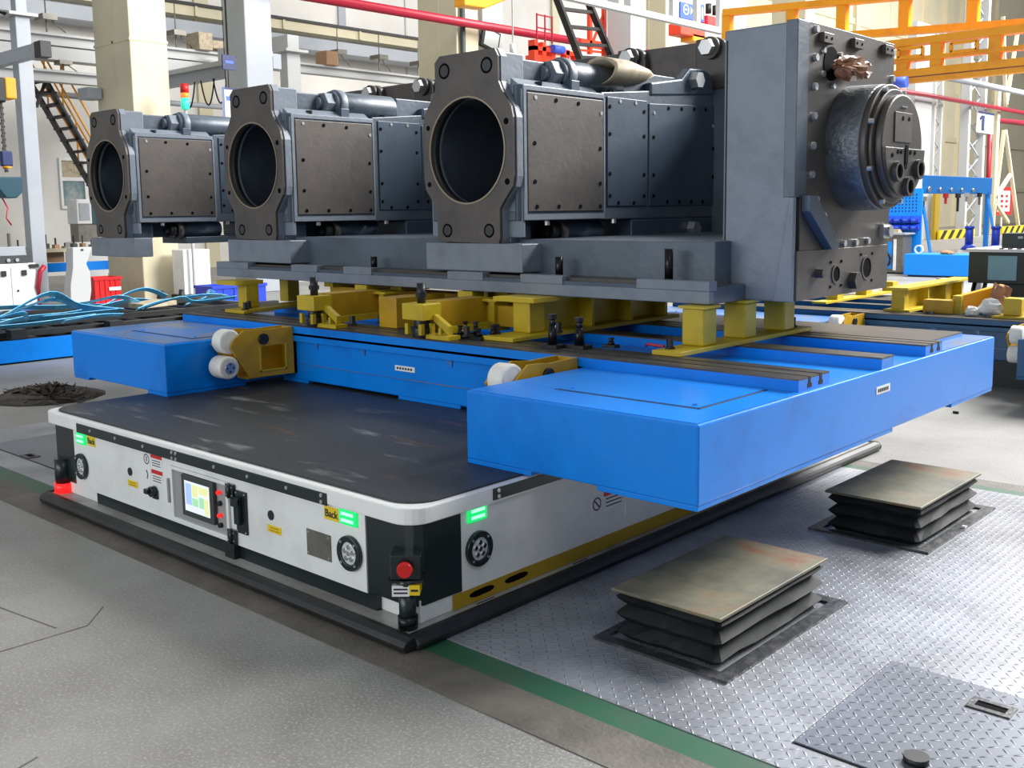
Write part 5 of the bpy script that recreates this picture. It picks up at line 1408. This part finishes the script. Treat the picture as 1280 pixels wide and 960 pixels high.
for j in range(2):
    for i in range(5):
        x = -7.4 + i * .2; z = 1.0 + j * .17
        tt = thing('storage_bin', '%s purple blue bin of the %s row on the blue panel' % (['first', 'second', 'third', 'fourth', 'fifth'][i], ['lower', 'upper'][j]), 'bin', (x, 21.6, z), 'purple blue bins on the perforated panel')
        G().prism([(21.702, z), (21.55, z), (21.5, z + .08), (21.6, z + .13), (21.702, z + .15)], 'x', x - .09, x + .09).obj('bin_body', 'bin_blue', tt)
        G().box(x - .05, x + .05, 21.50, 21.52, z + .04, z + .08).obj('bin_label', 'sign_blue', tt)
t = thing('tool_cabinet', 'grey tool cabinet with blue door and coiled hose beside the hub', 'cabinet', (-7, 21.2, 0))
G().box(-7.5, -6.66, 21.1, 21.6, .03, .90).obj('cabinet_body', 'steel_plate', t, bevel=.01)
G().box(-7.5, -6.6, 21.05, 21.65, .90, .94).obj('worktop', 'grey_steel', t)
G().box(-7.3, -6.92, 21.085, 21.1, .12, .74).obj('door', 'bright_blue', t)
G().box(-6.88, -6.82, 21.08, 21.1, .08, .80).obj('door_edge', 'white', t)
tt = thing('coiled_hose', 'black coiled hose hanging on the blue cabinet door', 'hose', (-7.05, 21.06, .2))
for k in range(3):
    G().tube([(-7.06 + (.11 + .02 * k) * math.cos(a), 21.06 - .012 * k, .33 + (.13 + .02 * k) * math.sin(a)) for a in [2 * PI * i / 16 for i in range(17)]], .014, 6).obj('coil', 'black', tt)
tag(G().cyl((-7.0, 21.3, .94), (-6.8, 21.3, .94 + .001), .05, n=10).box(-7.1, -6.85, 21.25, 21.4, .94, 1.02).obj('parts_box', 'kraft'), 'small beige box on the grey tool cabinet', 'box')
t = thing('blue_block', 'bright blue box plinth on the pale floor left of the dark monitor', 'box', (-5.6, 20.6, 0))
G().box(-6.32, -4.88, 20.3, 21.2, .04, .50).obj('box_body', 'bright_blue', t, bevel=.012)
G().box(-6.25, -4.95, 20.36, 21.1, .0, .04).obj('base', 'navy', t)
tag(G().pipe((-6.05, 20.42, .60), (-6.05, 20.46, .60), .10, .07, 20).obj('cable_ring', 'film'), 'white ring lying on the left end of the bright blue box', 'ring')
o = crumple('paper_wad', (-5.45, 20.5, .54), .14, .1, .05, 'cardboard', 8, .3, 8, 10)
tag(o, 'brown paper scrap on top of the bright blue box', 'paper')
for x, z0, lab in ((-8.19, 0, 'left blue flared stand on the pale floor beyond the tool rack'), (-7.43, .05, 'right blue flared stand on a white base left of the dark box')):
    t = thing('flared_stand', lab, 'stand', (x, 30, z0))
    G().cyl((x, 30, .38), (x, 30, .92), .115, n=14).obj('neck', 'bin_blue', t)
    G().cyl((x, 30, .22), (x, 30, .38), .25, .115, n=14).obj('flare', 'bin_blue', t)
    G().cyl((x, 30, .84), (x, 30, .92), .14, n=14).obj('collar', 'bin_blue', t)
    G().box(x - .25, x + .25, 29.8, 30.2, 0, .22).obj('base', 'label_w', t)
t = thing('sprayer_box', 'dark grey box on a pale table above the monitor at the right edge', 'box', (-1.6, 12.2, .98))
G().box(-1.76, -1.3, 12.0, 12.4, .98, 1.18).obj('box_body', 'dark_grey', t, bevel=.01)
G().box(-1.56, -1.5, 11.99, 12.0, 1.11, 1.14).obj('clasp', 'bolt', t)
t = thing('pale_table', 'pale topped table under the dark grey box at the right edge', 'table', (-1.2, 12.3, 0))
G().box(-2.1, .2, 11.9, 12.8, .93, .98).obj('table_top', 'label_w', t)
for x in (-2.05, .1):
    for y in (11.95, 12.7):
        G().box(x, x + .06, y, y + .06, 0, .93).obj('leg', 'grey_steel', t)
# monitor console
t = thing('console_monitor', 'dark monitor console with pale blue screen on a post at the right edge', 'monitor', (-.55, 8.3, 0))
G().box(-.90, -.25, 8.2, 8.36, .79, 1.095).obj('housing', 'dark_grey', t, bevel=.008)
G().box(-.712, -.45, 8.19, 8.2, .825, 1.06).obj('screen', 'lcd', t)
G().box(-.92, -.2, 8.18, 8.4, 1.095, 1.125).obj('top_cover', 'label_w', t)
for x in (-.62, -.54, -.46):
    G().box(x, x + .04, 8.2, 8.24, 1.125, 1.135).obj('button', 'black', t)
G().box(-.62, -.2, 8.22, 8.4, .592, .79).obj('stand', 'dark_grey', t, bevel=.006)

# ------------------------------------------------------------------ second pallet behind, with fixtures
pallet(.62, 5.30, .225, 'blue_shaded', 'blue steel pallet painted darker as if shaded, standing behind the main pallet at the right', False, -2.09)
t = thing('pallet_stand', 'low dark stand under the darker blue pallet at the right', 'stand', (-1.1, 8, 0))
for x in (-2.6, -.2):
    G().box(x - .4, x + .4, 6.9, 8.8, 0, .225).obj('stand_block', 'dark_grey', t)
Z2 = .591
t = thing('ribbed_support', 'yellow ribbed support beam on the darker blue pallet', 'support', (-1.1, 7.6, Z2))
G().box(-1.22, -.98, 6.95, 8.7, Z2, Z2 + .02).obj('foot_plate', 'yellow', t)
G().box(-1.20, -1.0, 6.95, 8.7, Z2 + .20, Z2 + .22).obj('top_flange', 'yellow', t)
G().box(-1.16, -1.04, 6.98, 7.08, Z2 + .02, Z2 + .20).obj('post', 'yellow', t)
G().box(-1.12, -1.10, 7.08, 8.65, Z2 + .02, Z2 + .20).obj('web', 'yellow', t)
for y in (7.5, 7.95, 8.4):
    G().box(-1.18, -1.02, y, y + .02, Z2 + .02, Z2 + .20).obj('rib', 'yellow', t)
t = thing('clamp_beam', 'orange clamp beam unit lying on the darker blue pallet by the monitor', 'beam', (-.6, 7.2, Z2))
G().box(-.88, -.62, 7.0, 7.12, Z2 + .0, Z2 + .12).obj('jack_block', 'ochre', t, bevel=.004)
G().bar((-.62, 7.1, Z2 + .08), (-.30, 7.35, Z2 + .19), .09, .14).obj('arm_beam', 'orange', t)
G().box(-.64, -.56, 7.05, 7.2, Z2, Z2 + .16).obj('post', 'yellow', t)
G().cyl((-.80, 6.95, Z2 - .05), (-.80, 6.95, Z2 + .02), .04, n=12).obj('jack_base', 'bolt_dark', t)
o = crumple('film_bag', (-.435, 6.95, Z2 + .035), .06, .05, .05, 'film', 3, .2, 8, 12)
tag(o, 'small white plastic bag on the darker pallet left of the yellow post', 'bag')
o = crumple('paper_wad', (-.27, 7.15, Z2 + .15), .085, .08, .13, 'paper', 12, .35, 8, 12)
tag(o, 'brown and white crumpled paper standing below the dark monitor', 'paper')
o = crumple('film_bag', (-.30, 7.0, Z2 + .07), .10, .05, .075, 'film', 15, .3, 8, 12)
tag(o, 'crumpled white film heap between brown paper and yellow post', 'film')
t = thing('post_support', 'single yellow post support on the darker pallet at the right edge', 'support', (-.1, 7.0, Z2))
G().box(-.24, .12, 6.85, 7.2, Z2, Z2 + .02).obj('foot_plate', 'yellow', t)
G().box(-.175, -.03, 6.93, 7.07, Z2 + .02, Z2 + .17).obj('post', 'yellow', t, bevel=.01)
G().box(.03, .14, 6.93, 7.07, Z2 + .02, Z2 + .17).obj('post', 'yellow', t, bevel=.01)
for x, lab in ((-1.30, 'narrow silver can right of the ribbed support'), (-1.155, 'broad silver can right of the narrow silver can')):
    t = thing('metal_can', lab, 'can', (x, 8.6, Z2), None)
    r = .045 if x < -1.2 else .08
    G().cyl((x, 8.6, Z2), (x, 8.6, Z2 + .20), r, n=18).obj('can_body', 'bolt', t)
    G().cyl((x, 8.6, Z2 + .2), (x, 8.6, Z2 + .21), r * 1.05, n=18).obj('lid', 'bolt', t)
for i, x in enumerate((-.86, -.76, -.66)):
    tag(G().tube([(x, 8.3, .80), (x, 8.25, .72), (x + .04, 8.15, .66), (x + .12, 8.05, .62)], .022, 8).obj('cable', 'rod' if i != 1 else 'bolt'), ['left black cable drooping under the monitor', 'silver conduit drooping under the monitor', 'right black cable drooping under the monitor'][i], 'cable')
t = thing('post_support', 'far yellow support strip seen just below the machine end', 'support', (-1.9, 8.6, Z2))
G().box(-2.1, -1.95, 7.3, 9.3, Z2, Z2 + .02).obj('foot_plate', 'yellow', t)
for y in (7.6, 8.3, 9.0):
    G().box(-2.09, -1.97, y, y + .14, Z2 + .02, Z2 + .12).obj('post', 'yellow', t)
tag(G().box(-1.72, -1.62, 8.9, 9.0, Z2, Z2 + .08).obj('red_block', 'crimson', bevel=.005), 'small crimson block behind the machine end on the far pallet', 'block')
crate('blue_bin', -3.5, -3.2, 9.4, 9.75, .32, 'bright_blue', 'small bright blue bin seen between the yellow posts under the column', 'bin')
o = crumple('film_roll', (-3.9, 10.2, .12), .2, .3, .11, 'film', 31, .2, 8, 14)
tag(o, 'heap of white and blue film seen under the machine between the yellow posts', 'film')
